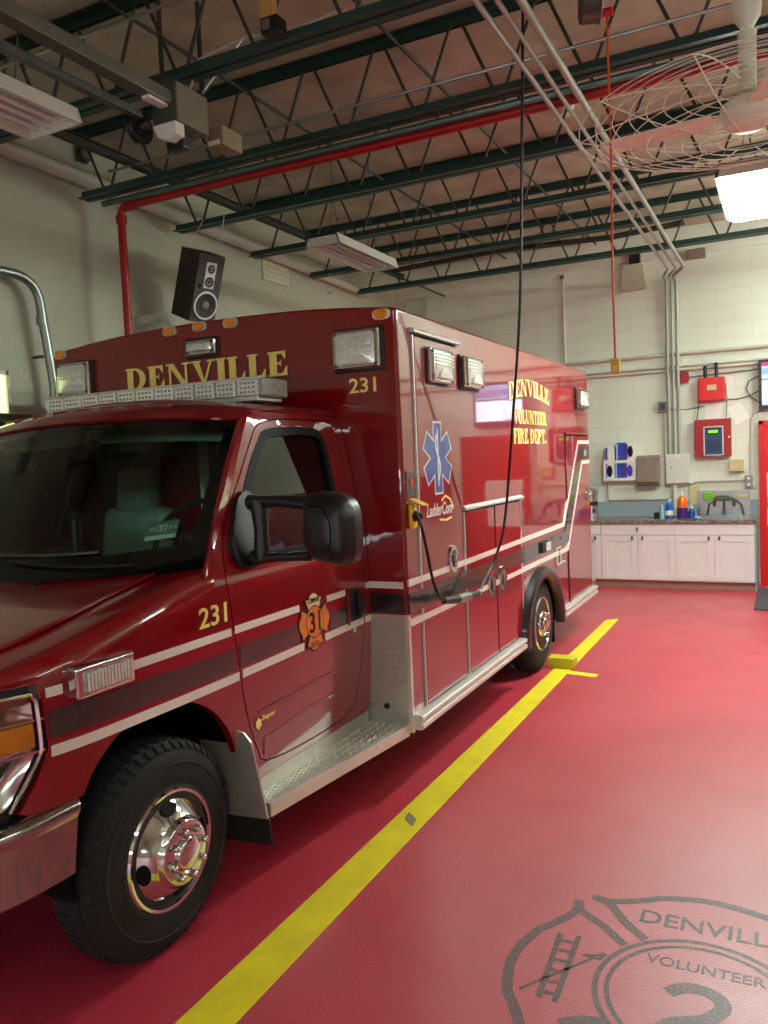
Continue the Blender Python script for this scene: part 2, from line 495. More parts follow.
# red door in the back wall
def lintel():
    d = struct('door_1', MB().box(-.31, .59, YB - .05, YB - .01, .01, 1.93, .004), M['red_door'])
    f = MB()
    for x0, x1, z0, z1 in ((-.345, -.29, 0, 1.985), (.57, .625, 0, 1.985), (-.345, .625, 1.93, 1.985)):
        f.box(x0, x1, YB - .075, YB, z0, z1, .006)
    struct('door_frame', f, M['red_door'], d)
    h = MB().cyl((-.24, YB - .05, 1.0), (-.24, YB - .10, 1.0), .012).cyl((-.25, YB - .10, 1.0), (-.13, YB - .10, 1.0), .011)
    h.box(-.262, -.218, YB - .056, YB - .05, .93, 1.07, .003)
    struct('door_handle', h, M['steel'], d)
    return d
lintel()

# vehicle bay doors behind the photographer, with a row of glazed panels
for k, (x0, x1) in enumerate(((-4.6, -1.2), (.2, 3.9))):
    d = MB()
    for i in range(6):
        z0 = .02 + i * .56
        d.box(x0, x1, YF0, YF0 + .05, z0, z0 + .55, .01)
    dd = struct('door_%d' % (k + 2), d, M['white'])
    for j in range(4):
        w = (x1 - x0 - .4) / 4
        a = x0 + .2 + j * w
        p = MB().box(a + .06, a + w - .06, YF0 + .05, YF0 + .062, 1.28, 1.56)
        struct('pane', p, M['daylight'], dd)
# sunlit pane in the left wall
w1 = MB()
for y0, y1, z0, z1 in ((2.9, 4.10, 2.45, 2.48), (2.9, 4.10, 2.13, 2.15), (4.08, 4.11, 2.13, 2.48), (2.87, 2.9, 2.13, 2.48)):
    w1.box(XL, XL + .03, y0, y1, z0, z1)
wf = struct('window_1', w1, M['cream'])
struct('pane', MB().box(XL, XL + .012, 2.9, 4.08, 2.15, 2.45), M['yellow_light'], wf)

# ---------------------------------------------------------------- bar joists
NTH = ['nearest the roll-up doors, over the door opener rail', 'above the loudspeaker-side door opener motor', 'carrying the red sprinkler pipe and grey conduits',
       'just behind the red sprinkler pipe', 'above the wire ceiling fan guard edge', 'above the middle unlit ceiling lamp',
       'closest to the back wall']
JY = [2.54, 3.68, 4.84, 5.94, 7.09, 8.25, 9.40]
PH = [.10, .16, .02, .02, -.03, -.08, -.12]
JL = ['green steel bar joist at the upper left corner, over the opener rail',
      'green steel bar joist right over the door opener motor',
      'green steel bar joist that the red sprinkler pipe runs along',
      'green steel bar joist, the next one behind the red sprinkler pipe',
      'green steel bar joist, third one in front of the back wall',
      'green steel bar joist, second one in front of the back wall',
      'green steel bar joist nearest to the back wall']
for y, ph, lab in zip(JY, PH, JL):
    t = thing('bar_joist', lab, 'joist', (-.3, y, 3.86), 'bar joists under the roof')
    def chord(z, up, x0, x1):
        m = MB()
        for s in (-1, 1):
            a = y + s * .012; b = y + s * .062
            z1 = z + .06 * up
            poly = [(a, z), (b, z), (b, z + .008 * up), (a + s * .008, z + .008 * up), (a + s * .008, z1), (a, z1)]
            m.prism(poly, 'x', x0, x1)
        return m
    build('top_chord', chord(4.395, -1, XL + .02, XR - .02), M['green'], t)
    build('bottom_chord', chord(3.865, 1, XL + .12, XR - .12), M['green'], t)
    x = -2.62 + ph - .53 * 4
    while x < XR - .5:
        if x > XL + .1:
            for s in (-1, 1):
                xt = x + s * .235
                if xt < XL + .1: continue
                build('web_rod', MB().cyl((x + s * .02, y, 3.872), (xt, y, 4.37), .0105, 8), M['green_dk'], t)
        x += .53
# bridging and the dark ledger beam running front to back
def rod(name, lab, cat, pts, r, m, group=None, n=8):
    o = build(name, MB().tube(pts, r, n), m); tag(o, lab, cat, group); return o
for i, (x, z, lab) in enumerate(((-3.4, 4.34, 'thin steel bridging rod crossing the joists over the ambulance roof'),
                                 (-2.2, 4.34, 'thin steel bridging rod crossing the joist tops near the sensor dome'),
                                 (-4.3, 3.955, 'thin steel bridging rod lying on the joist bottoms by the left wall'))):
    rod('bridging_rod', lab, 'rod', [(x, 1.2, z), (x, 10.7, z)], .012, M['green_dk'])
bm_ = MB()
bm_.box(-4.58, -4.52, 1.4, 9.9, 4.07, 4.078).box(-4.554, -4.546, 1.4, 9.9, 4.07, 4.13).box(-4.58, -4.52, 1.4, 9.9, 4.125, 4.133)
tag(build('ledger_beam', bm_, M['green_dk']), 'dark steel beam running front to back along the left wall', 'beam')

# ---------------------------------------------------------------- pipes and conduits overhead
def bend(p, c, q, r, n=7):
    """corner at c between p and q with radius r"""
    p, c, q = Vector(p), Vector(c), Vector(q)
    a = (p - c).normalized(); b = (q - c).normalized()
    out = []
    s = c + a * r; e = c + b * r
    for i in range(n + 1):
        t = i / n
        out.append((s * (1 - t) ** 2 + c * 2 * t * (1 - t) + e * t * t))
    return out
sp = thing('sprinkler_pipe', 'red sprinkler pipe rising up the left wall and running under the joists', 'pipe', (-4.78, 5.03, 1.2))
xv = -4.78
build('riser', MB().tube([(xv, 5.03, 1.2), (xv, 5.03, 3.74)] + bend((xv, 5.03, 3.0), (xv, 5.03, 3.83), (0, 5.03, 3.83), .09) + [(4.4, 5.03, 3.83)], .033, 14), M['red_pipe'], sp)
for p0, p1 in (((xv, 5.03, 3.70), (xv, 5.03, 3.76)), ((xv + .07, 5.03, 3.83), (xv + .14, 5.03, 3.83))):
    build('coupling', MB().cyl(p0, p1, .044, 16), M['red_pipe'], sp)
for i, (y, z, r, lab) in enumerate(((4.925, 3.90, .020, 'grey-green conduit along the joist, upper one of the pair beside the red pipe'),
                                    (4.965, 3.855, .024, 'grey-green conduit along the joist, lower one of the pair beside the red pipe'),
                                    (3.78, 3.90, .016, 'grey-green conduit along the joist above the door opener'))):
    rod('conduit', lab, 'conduit', [(-4.9, y, z), (4.4, y, z)], r, M['green'] if i != 1 else mat('conduit_green', srgb(92, 118, 108), .35, .5), 'conduits along the joists')
rod('conduit', 'thin bare steel conduit clipped on top of the joist beside the red pipe', 'conduit', [(-4.6, 4.74, 3.985), (4.3, 4.74, 3.985)], .011, M['steel'])
rod('conduit', 'thin bare steel conduit crossing in front of the opener motor', 'conduit', [(-4.6, 3.30, 4.02), (4.3, 3.30, 4.02)], .010, M['steel'])
M['conduit_mid'] = mat('conduit_dull', srgb(160, 163, 152), .45, .2, .08)
# front-to-back conduits that drop down the back wall
yw = YB - .03
for x, xb, z, r, zb, lab in ((-1.25, -1.36, 3.765, .015, 1.63, 'leftmost painted conduit running back under the joists and down to the grey panel'),
                         (-1.165, -1.30, 3.765, .013, 1.63, 'thin middle conduit running back under the joists and down the back wall'),
                         (-1.075, -1.242, 3.772, .021, 1.63, 'thick rightmost conduit running back under the joists and down the back wall')):
    yv = YB - .08
    pts = [(x, 2.6, z), (x, 10.0, z), (xb, yv - .25, z)] + bend((xb, 9, z), (xb, yv, z), (xb, yv, 1), .12) + [(xb, yv, zb)]
    rod('conduit', lab, 'conduit', pts, r, M['conduit_mid'], 'conduits dropping down the back wall', 10)
# pipes along the left wall
rod('wall_pipe', 'fat cream-painted pipe running along the top of the left wall', 'pipe', [(-5.0, 1.0, 4.143), (-5.0, 9.7, 3.93)], .058, M['conduit'], None, 14)
pp = [(-4.98, 2.6, 3.17), (-4.98, 4.1, 3.17)] + bend((-4.98, 3, 3.17), (-4.98, 4.35, 3.17), (-4.98, 4.35, 2), .24, 10) + [(-4.98, 4.42, 2.4), (-4.98, 4.42, 1.2)]
vp = thing('exhaust_pipe', 'bare steel pipe bending down the left wall at the picture edge', 'pipe', (-4.98, 4.35, 1.2))
build('pipe_run', MB().tube(pp, .034, 16), M['steel'], vp)
build('coupling', MB().cyl((-4.98, 4.35, 2.83), (-4.98, 4.35, 2.90), .040, 16), M['steel'], vp)
build('clamp', MB().cyl((-5.095, 4.35, 2.6), (-4.98, 4.35, 2.6), .012, 10), M['steel_dk'], vp)
# bell strobe by the fat pipe
sb = thing('alarm_horn', 'round grey alarm horn fixed above the fat pipe on the left wall', 'alarm', (-5.08, 4.95, 4.2))
build('base', MB().box(-5.10, -5.06, 4.90, 5.0, 4.21, 4.33, .01), M['steel_dk'], sb)
build('horn', MB().lathe([(.03, 0), (.055, .01), (.06, .03), (.04, .05), (0, .055)], (-5.06, 4.95, 4.27), (1, 0, 0), 18), M['steel_dk'], sb)
# junction plate on the left wall
jp = thing('wall_vent', 'small cream grille plate on the left wall below the joist ends', 'vent', (-5.09, 7.6, 3.7))
build('frame', MB().box(-5.10, -5.07, 7.42, 7.92, 3.72, 3.98, .008), M['cream'], jp)
for i in range(4):
    build('slat', MB().box(-5.07, -5.062, 7.46, 7.88, 3.76 + i * .052, 3.785 + i * .052), M['conduit'], jp)
# hook ring hanging from a joist
hk = MB().tube([(-4.7, 8.2, 3.865), (-4.7, 8.2, 3.72)], .006).tube([(-4.7 + .035 * math.cos(t * PI / 8), 8.2, 3.685 + .035 * math.sin(t * PI / 8)) for t in range(16)], .008, 6, True)
tag(build('hook_ring', hk, M['conduit']), 'small ring hook hanging from a joist end above the ambulance roof', 'hook')

# ---------------------------------------------------------------- lamps
def lamp(x0, x1, y0, y1, z, lab, lit):
    t = thing('ceiling_lamp', lab, 'lamp', ((x0 + x1) / 2, (y0 + y1) / 2, z), 'fluorescent lamps')
    h = MB()
    xc = (x0 + x1) / 2
    # reflector pan: trapezoid shell, open below
    prof = [(x0, z), (x0 + .03, z + .085), (x1 - .03, z + .085), (x1, z), (x1 - .012, z), (x1 - .04, z + .07), (x0 + .04, z + .07), (x0 + .012, z)]
    h.prism(prof, 'y', y0, y1)
    for a, b in ((y0, y0 + .012), (y1 - .012, y1)):
        h.prism([(x0, z), (x0 + .03, z + .085), (x1 - .03, z + .085), (x1, z)], 'y', a, b)
    build('housing', h, M['backing'], t)
    n = 4
    for i in range(n):
        x = x0 + (x1 - x0) * (i + .9) / (n + .8)
        build('tube', MB().cyl((x, y0 + .05, z + .04), (x, y1 - .05, z + .04), .014, 10), M['tube_on' if lit else 'tube_off'], t)
        for ya, yb in ((y0 + .012, y0 + .05), (y1 - .05, y1 - .012)):
            build('tube_socket', MB().box(x - .012, x + .012, ya, yb, z + .02, z + .07), M['white'], t)
    for yy in (y0 + .2, y1 - .2):
        c = MB().cyl((xc - .06, yy, z + .085), (xc, yy, 3.87), .003, 5).cyl((xc + .06, yy, z + .085), (xc, yy, 3.87), .003, 5).cyl((xc, yy, 3.86), (xc, yy, ZC), .003, 5)
        build('hanging_chain', c, M['steel_dk'], t)
    if lit:
        build('diffuser', MB().prism([(x0 + .012, z), (x1 - .012, z), (x1 - .06, z - .03), (x0 + .06, z - .03)], 'y', y0 + .012, y1 - .012), M['tube_on'], t)
lamp(-3.54, -3.16, 1.90, 3.10, 3.465, 'unlit white fluorescent lamp at the upper left edge of the picture', False)
lamp(-3.50, -3.17, 5.72, 6.80, 3.45, 'unlit white fluorescent lamp hanging over the ambulance roof', False)
lamp(-.44, -.06, 6.0, 7.15, 3.5, 'brightly lit fluorescent lamp hanging below the fan at the right', True)
def fill_strip(x, y0, y1, z, lab, mt='tube_back'):
    """unseen two-tube strip, added to light the roof deck as well as the floor"""
    t = thing('fill_strip', lab, 'lamp', (x, (y0 + y1) / 2, z), 'added fill strips')
    build('channel', MB().prism([(x - .03, z), (x + .03, z), (x + .018, z + .05), (x - .018, z + .05)], 'y', y0, y1), M['backing'], t)
    for s in (-1, 1):
        build('tube', MB().cyl((x + s * .055, y0 + .03, z - .0), (x + s * .055, y1 - .03, z - .0), .019, 12), M[mt], t)
        for yy in (y0, y1 - .03):
            build('tube_socket', MB().box(x + s * .055 - .015, x + s * .055 + .015, yy, yy + .03, z - .025, z + .03, .003), M['white'], t)
    build('stem', MB().cyl((x, (y0 + y1) / 2, z + .05), (x, (y0 + y1) / 2, ZC), .008, 8), M['white'], t)
fill_strip(2.9, 6.0, 8.4, 3.55, 'unseen fill strip added over the back half of the fire engine')
fill_strip(1.2, 7.9, 10.3, 3.92, 'unseen fill strip added to brighten the back wall on the red door side')
fill_strip(2.9, 1.2, 3.6, 3.55, 'unseen fill strip added in front of the fire engine', 'tube_front')
fill_strip(.9, -2.6, -.2, 3.55, 'unseen fill strip added behind the photographer', 'tube_front')
# ---------------------------------------------------------------- ceiling fan with wire guard
fx, fy, fz = -.17, 4.45, 3.30
fn_ = thing('ceiling_fan', 'white ceiling fan in a wire guard at the upper right', 'fan', (fx, fy, fz - .1))
build('down_rod', MB().cyl((fx, fy, fz + .28), (fx, fy, ZC), .014, 10), M['fanwhite'], fn_)
build('canopy', MB().lathe([(.03, 0), (.062, .05), (.068, .10), (.068, .13), (0, .13)], (fx, fy, fz + .42), (0, 0, 1), 20), M['fanwhite'], fn_)
build('shaft_cover', MB().lathe([(.04, 0), (.042, .25), (.045, .28)], (fx, fy, fz + .12), (0, 0, 1), 16), M['fanwhite'], fn_)
mt = build('motor', MB().lathe([(0, -.06), (.07, -.055), (.11, -.03), (.13, .02), (.125, .06), (.06, .10), (0, .10)], (fx, fy, fz), (0, 0, 1), 28), M['fanwhite'], fn_)
for k in range(3):
    a = math.radians(172 + 120 * k)
    Mr = Matrix.Rotation(a, 4, 'Z')
    bl = MB()
    bl.grid(lambda u, v: ((.16 + .55 * u), (-.065 - .012 * u) + v * (.13 + .024 * u), .008 + .016 * (v - .5)), 8, 2).solid(.006)
    bl.box(.10, .22, -.02, .02, .004, .014)
    bl.xf(Matrix.Translation((fx, fy, fz + .02)) @ Mr)
    build('fan_blade', bl, M['fanwhite'], fn_)
wire = lambda r: (.125 * (1 - (r / .80) ** 2.2))
NR = 9
for i in range(NR):
    r = .14 + i * .0825
    for s in (1, -1):
        if i == NR - 1 and s < 0: continue
        build('guard_ring', MB().tube([(fx + r * math.cos(2 * PI * k / 40), fy + r * math.sin(2 * PI * k / 40), fz + .02 + s * wire(r)) for k in range(40)], .0026, 5, True), M['fanwhite'], fn_)
for k in range(10):
    a = 2 * PI * k / 10 + .1
    for s in (1, -1):
        pts = [(fx + r * math.cos(a), fy + r * math.sin(a), fz + .02 + s * wire(r)) for r in [.13 + .67 * j / 8 for j in range(9)]]
        build('guard_rib', MB().tube(pts, .0034, 5), M['fanwhite'], fn_)

# ---------------------------------------------------------------- pendant outlet on an orange cord, from a reel
px, py = -.838, 4.5
rl = thing('cord_reel', 'grey round cord reel at the top edge, beside the orange cord', 'reel', (px - .07, py, 3.95))
build('drum', MB().lathe([(.0, -.05), (.10, -.05), (.105, -.045), (.105, .04), (.10, .05), (0, .05)], (px - .085, py, 4.08), (.9, .35, 0), 24), M['steel_dk'], rl)
build('rim', MB().tube([(px - .115 + .0 + .035 * 0, py, 4.08)] * 0 + [tuple(Vector((px - .085, py, 4.08)) + Vector((-.36, .93, 0)).normalized() * (.107 * math.cos(t * PI / 14)) + Vector((0, 0, .107 * math.sin(t * PI / 14))) + Vector((.045, .018, 0))) for t in range(28)], .006, 6, True), M['steel'], rl)
build('bracket', MB().box(px - .105, px - .065, py - .02, py + .02, 4.18, ZC), M['steel_dk'], rl)
build('cord_guide', MB().cyl((px - .03, py, 4.0), (px + .03, py, 4.0), .022, 12), M['red_box'], rl)
po = thing('pendant_outlet', 'yellow pendant outlet box hanging on an orange cord', 'outlet', (px, py, 2.13))
build('cord', MB().tube([(px, py, 4.0), (px + .004, py, 3.2), (px - .004, py, 2.6), (px, py, 2.2)], .006, 8), M['orange_cord'], po)
ob = build('outlet_box', MB().box(px - .024, px + .024, py - .02, py + .02, 2.125, 2.205, .008), M['yellow_pl'], po)
build('receptacle', MB().box(px - .014, px + .014, py - .024, py - .02, 2.14, 2.165, .001), M['tan'], ob)

# ---------------------------------------------------------------- garage door opener
go = thing('door_opener', 'grey-brown roll-up door opener with rail hanging at the upper left', 'opener', (-2.99, 3.62, 3.45))
hs = build('motor_housing', MB().box(-3.08, -2.90, 3.52, 3.78, 3.57, 3.78, .008), mat('opener_grey', srgb(118, 112, 90), .5), go)
build('shaded_front', MB().box(-3.07, -2.91, 3.512, 3.522, 3.58, 3.77, .003), mat('opener_shade', srgb(70, 72, 62), .5), hs)  # unlit front of the housing, put in as a darker plate
build('lamp_lens', MB().prism([(-3.06, 3.565), (-2.905, 3.565), (-2.905, 3.50), (-2.96, 3.475), (-3.03, 3.50)], 'y', 3.50, 3.57), M['white'], go)
build('lens_frame', MB().box(-3.03, -2.91, 3.56, 3.63, 3.45, 3.55, .01), M['black'], go)
build('sensor_box', MB().box(-2.98, -2.87, 3.86, 4.05, 3.55, 3.66, .008), mat('opener_tan', srgb(140, 124, 96), .5), go)
build('label_plate', MB().box(-2.97, -2.89, 3.853, 3.86, 3.555, 3.58), M['white'], go)
build('rail', MB().box(-3.02, -2.93, -2.8, 3.53, 3.66, 3.73, .006), mat('rail_paint', srgb(110, 112, 98), .4, .4), go)
build('lower_rail', MB().box(-3.10, -3.05, -2.8, 3.42, 3.58, 3.62, .004), M['steel_dk'], go)
build('rail_stop', MB().box(-3.0, -2.95, 3.36, 3.50, 3.645, 3.66), M['white'], go)
pl_ = build('pulley', MB().lathe([(0, -.02), (.085, -.02), (.09, -.012), (.075, 0), (.09, .012), (.085, .02), (0, .02)], (-3.12, 3.46, 3.56), (1, 0, 0), 28), M['black'], go)
build('pulley_hub', MB().cyl((-3.15, 3.46, 3.56), (-3.06, 3.46, 3.56), .02, 12), M['steel_dk'], pl_)
for x, y in ((-3.06, 3.60), (-2.92, 3.76)):
    build('hanger_strap', MB().box(x - .015, x + .015, y - .003, y + .003, 3.70, 4.30), M['green_dk'], go)
build('brace', MB().tube([(-2.92, 3.76, 3.80), (-2.62, 3.76, 4.02)], .010), M['steel'], go)
build('cable', MB().tube([(-2.98, 3.7, 3.78), (-2.95, 3.72, 3.86), (-2.99, 3.74, 3.92), (-2.93, 3.76, 3.99), (-2.6, 3.75, 4.02), (-2.3, 3.76, 3.98), (-2.0, 3.75, 4.0)], .007), M['conduit'], go)
# small box with orange tag on the second joist
tb = thing('relay_box', 'small dark relay box with an orange tag on the joist at the top', 'box', (-2.3, 3.57, 3.865))
build('case', MB().box(-2.35, -2.25, 3.52, 3.612, 3.865, 3.945, .006), M['black'], tb)
build('tag', MB().box(-2.35, -2.28, 3.53, 3.58, 3.945, 4.04, .004), mat('tag_orange', srgb(206, 150, 76), .6), tb)
build('face', MB().box(-2.335, -2.29, 3.512, 3.52, 3.88, 3.93, .002), M['steel'], tb)
# smoke detector dome
sd = thing('smoke_detector', 'small white smoke detector under the roof deck', 'detector', (-1.55, 6.5, 4.30))
build('dome', MB().lathe([(0, 0), (.05, .005), (.065, .03), (.065, .05)], (-1.55, 6.5, 4.33), (0, 0, 1), 20), M['white'], sd)
build('base_plate', MB().cyl((-1.55, 6.5, 4.38), (-1.55, 6.5, 4.40), .075, 20), M['white'], sd)

# ---------------------------------------------------------------- loudspeaker slung on the left wall
sc = Vector((-4.60, 5.72, 3.30))
Rs = Matrix.Rotation(math.radians(-15), 4, 'Z') @ Matrix.Rotation(math.radians(22), 4, 'Y')
T = Matrix.Translation(sc) @ Rs
ls = thing('loudspeaker', 'dark walnut loudspeaker slung on cords on the left wall', 'speaker', (-4.6, 5.72, 3.06))
build('cabinet', MB().box(-.14, .13, -.135, .135, -.29, .29, .006).xf(T), M['speaker_box'], ls)
bf = build('baffle', MB().box(.13, .138, -.13, .13, -.285, .285, .002).xf(T), M['speaker_face'], ls)
wf_ = build('woofer', MB().lathe([(.035, .010), (.05, .002), (.095, .016), (.105, .016), (.11, .004), (.115, .0)], (.138, 0, -.14), (1, 0, 0), 28).xf(T), M['cone'], ls)
build('surround', MB().lathe([(.105, 0), (.105, .016), (.122, .016), (.122, 0)], (.138, 0, -.14), (1, 0, 0), 28).xf(T), M['alu'], wf_)
build('dust_cap', MB().ball((.146, 0, -.14), (.015, .036, .036)).xf(T), M['brown_box'], wf_)
for zc, r in ((.17, .034), (.06, .04)):
    pl2 = build('tweeter_plate', MB().box(.138, .146, -.052, .052, zc - .055, zc + .055, .004).xf(T), M['alu'], ls)
    build('tweeter', MB().lathe([(.0, .012), (r * .5, .006), (r, .012), (r * 1.1, .010), (r * 1.1, .008)], (.138, 0, zc), (1, 0, 0), 20).xf(T), M['cone'], pl2)
build('port', MB().cyl((.137, -.09, .02), (.140, -.09, .02), .02, 14).xf(T), M['dark'], ls)
P1 = T @ Vector((-.1, -.10, .29)); P2 = T @ Vector((.10, .09, .29))
for P in (P1, P2):
    build('cord', MB().tube([P, (P.x * .98 - 4.62 * .02, 5.86, 3.90)], .004, 6), M['conduit'], ls)
# painted duct elbow below the loudspeaker
el = [(-5.1, 5.5, 3.02), (-5.0, 5.5, 3.03)] + bend((-5.0, 5.5, 3.03), (-4.78, 5.52, 3.05), (-4.66, 5.6, 2.7), .12, 8) + [(-4.66, 5.62, 2.6), (-4.66, 5.62, 1.5)]
rod('elbow_pipe', 'grey painted pipe elbow below the loudspeaker on the left wall', 'pipe', el, .045, M['conduit'], None, 14)

# ---------------------------------------------------------------- vehicle stand-in by the left wall (seen past and through the cab)
sh = thing('vehicle_stand_in', 'silver topped shelf with chrome rails, stand-in for a vehicle by the left wall', 'shelf', (-4.9, 4.1, 0))
build('top_board', MB().box(-5.09, -4.72, 3.2, 4.36, 2.06, 2.10, .006).box(-5.09, -4.80, 3.2, 4.30, 2.10, 2.15, .01), M['steel'], sh)
build('back_panel', MB().box(-5.09, -5.05, 3.2, 4.36, 0, 2.06), mat('locker_red', srgb(120, 40, 36), .5), sh)
for y in (3.22, 4.32):
    build('post', MB().cyl((-4.74, y, 0), (-4.74, y, 2.06), .018, 12), M['chrome'], sh)
for z in (.5, 1.0, 1.55):
    build('shelf_board', MB().box(-5.05, -4.74, 3.2, 4.36, z, z + .03, .004), M['steel'], sh)
bc = thing('amber_beacon', 'round amber beacon lamp on the silver shelf edge', 'beacon', (-4.70, 3.76, 2.0))
build('lens', MB().ball((-4.665, 3.76, 2.035), (.040, .05, .05), 18, 10), M['amber'], bc)
build('rim', MB().lathe([(.052, 0), (.056, .01), (.056, .03), (.048, .03)], (-4.715, 3.76, 2.035), (1, 0, 0), 20), M['black'], bc)
for i, (y, z) in enumerate(((4.18, 1.717), (4.2, 1.167))):
    c = MB()
    for k in range(4):
        r = .06 + .022 * k
        c.tube([(-4.83, y + r * math.cos(t * PI / 12), z + .0 + r * math.sin(t * PI / 12)) for t in range(24)], .010, 6, True)
    tag(build('hose_coil', c, M['chrome']), ['bright coiled hose on the upper board of the silver shelf', 'bright coiled hose on the lower board of the silver shelf'][i], 'hose', 'coiled hoses on the shelf')
# ================================================================ floor markings and small floor things
def flat(polys, z0=0, z1=.0012):
    m = MB()
    for p in polys: m.prism(p, 'z', z0, z1)
    return m
tag(build('floor_line', flat([[(-1.738, .2), (-1.69, 8.23), (-1.577, 8.305), (-1.545, .2)]]), M['yellow']), 'long yellow painted line on the red floor beside the ambulance', 'marking')
tag(build('floor_line', flat([[(-1.60, 6.235), (-1.335, 6.185), (-1.345, 6.10), (-1.60, 6.135)]], 0, .0014), M['yellow']), 'short yellow cross tick off the long yellow line by the rear wheel', 'marking')
ck = thing('wheel_chock', 'yellow painted block beside the rear wheel on the yellow line', 'chock', (-1.66, 6.32, 0))
build('block', MB().box(-1.755, -1.55, 6.265, 6.39, .0014, .085, .008), M['yellow_block'], ck)
build('end_cap', MB().box(-1.551, -1.546, 6.275, 6.38, .012, .076, .002), mat('chock_end', srgb(190, 176, 60), .6), ck)
tag(build('torn_tape', MB().prism([(-1.667, 3.384), (-1.680, 3.455), (-1.612, 3.393), (-1.603, 3.325)], 'z', .0013, .0045), M['debris']), 'small torn grey scrap stuck on the yellow line', 'scrap')
tag(build('floor_mat', MB().box(-.36, .62, 9.09, 10.45, 0, .012, .004), M['mat_floor']), 'dark grey floor mat in front of the red door', 'mat')

# fire company crest painted on the floor
ex, ey = -.27, 2.56
E4 = thing('floor_emblem', 'worn grey fire company crest painted on the red floor', 'emblem', (ex, ey, 0))
def ring(r0, r1, n=72):
    m = MB()
    vs = [(ex + r * math.cos(2 * PI * k / n), ey + r * math.sin(2 * PI * k / n), .0008) for r in (r0, r1) for k in range(n)]
    return m.add(vs, [(k, (k + 1) % n, n + (k + 1) % n, n + k) for k in range(n)])
build('ring', ring(.307, .326), M['emblem'], E4)
build('ring', ring(.272, .288), M['emblem'], E4)
def ribbon(pts, w, z=.0009):
    m = MB(); vs = []; n = len(pts)
    for i, p in enumerate(pts):
        a = pts[max(i - 1, 0)]; b = pts[min(i + 1, n - 1)]
        d = Vector((b[0] - a[0], b[1] - a[1])).normalized(); q = Vector((-d.y, d.x))
        ww = w[i] if isinstance(w, (list, tuple)) else w
        for s in (-1, 1): vs.append((p[0] + q.x * s * ww / 2, p[1] + q.y * s * ww / 2, z))
    return m.add(vs, [(2 * i, 2 * i + 1, 2 * i + 3, 2 * i + 2) for i in range(n - 1)])
def spline(ps, k=6):
    out = []
    n = len(ps)
    for i in range(n - 1):
        p0 = ps[max(i - 1, 0)]; p1 = ps[i]; p2 = ps[i + 1]; p3 = ps[min(i + 2, n - 1)]
        for j in range(k):
            t = j / k
            out.append(tuple(.5 * (2 * b + (c - a) * t + (2 * a - 5 * b + 4 * c - d) * t * t + (3 * b - a - 3 * c + d) * t ** 3) for a, b, c, d in zip(p0, p1, p2, p3)))
    return out + [tuple(ps[-1])]
# one lobe of the cross (relative to the centre), pointing up; the other three are turned copies
lobe = spline([(-.43, .475), (-.35, .468), (-.245, .52), (-.165, .568), (0, .60), (.165, .568), (.245, .52), (.35, .468), (.43, .475)], 5)
hornl = [(-.42, .478), (-.36, .45), (-.29, .35), (-.205, .265)]
for a in (0, 90, 180, 270):
    Rm = Matrix.Translation((ex, ey, 0)) @ Matrix.Rotation(math.radians(a), 4, 'Z')
    m = ribbon(lobe, .036)
    m.v += []; 
    h1 = ribbon(hornl, .034, .0013); h2 = ribbon([(-x, y) for x, y in hornl], .034, .0017)
    m.add(h1.v, h1.f); m.add(h2.v, h2.f)
    build('lobe_outline', m.xf(Rm), M['emblem'], E4)
def floor_text(s, x, y, W, H, d=.0008):
    t = text_mb(s, W, H, .0006); return MB().add([(p[0] + x, p[1] + y, .0004 + p[2]) for p in t.v], t.f)
build('lettering', floor_text('DENVILLE', -.512, 2.932, .484, .086), M['emblem'], E4)
build('lettering', floor_text('VOLUNTEER', -.456, 2.700, .37, .052), M['emblem'], E4)
two = ribbon(spline([(-.365, 2.565), (-.325, 2.605), (-.27, 2.617), (-.215, 2.590), (-.205, 2.54), (-.25, 2.475), (-.33, 2.43), (-.365, 2.385), (-.365, 2.365)], 6), .05)
two.v += []; t2 = ribbon([(-.385, 2.375), (-.18, 2.375)], .052, .0014); two.add(t2.v, t2.f)
build('numeral', two, M['emblem'], E4)
ld = MB()
for a, b in (((-.754, 2.752), (-.733, 2.387)), ((-.690, 2.757), (-.680, 2.382))):
    r_ = ribbon([a, b], .020); ld.add(r_.v, r_.f)
for k in range(6):
    y = 2.42 + k * .058
    r_ = ribbon([(-.738 - k * .003, y), (-.682 - k * .0015, y)], .017, .0014); ld.add(r_.v, r_.f)
build('ladder_mark', ld, M['emblem'], E4)
ax = ribbon([(-.80, 2.40), (-.60, 2.675)], .012); h_ = ribbon([(-.655, 2.655), (-.60, 2.66), (-.585, 2.69)], [.01, .035, .02], .0014); ax.add(h_.v, h_.f)
build('pike_mark', ax, M['emblem'], E4)
bl_ = ribbon([(-.64, 2.29), (-.575, 2.335), (-.525, 2.36)], [.05, .05, .02])
build('hydrant_mark', bl_, M['emblem'], E4)

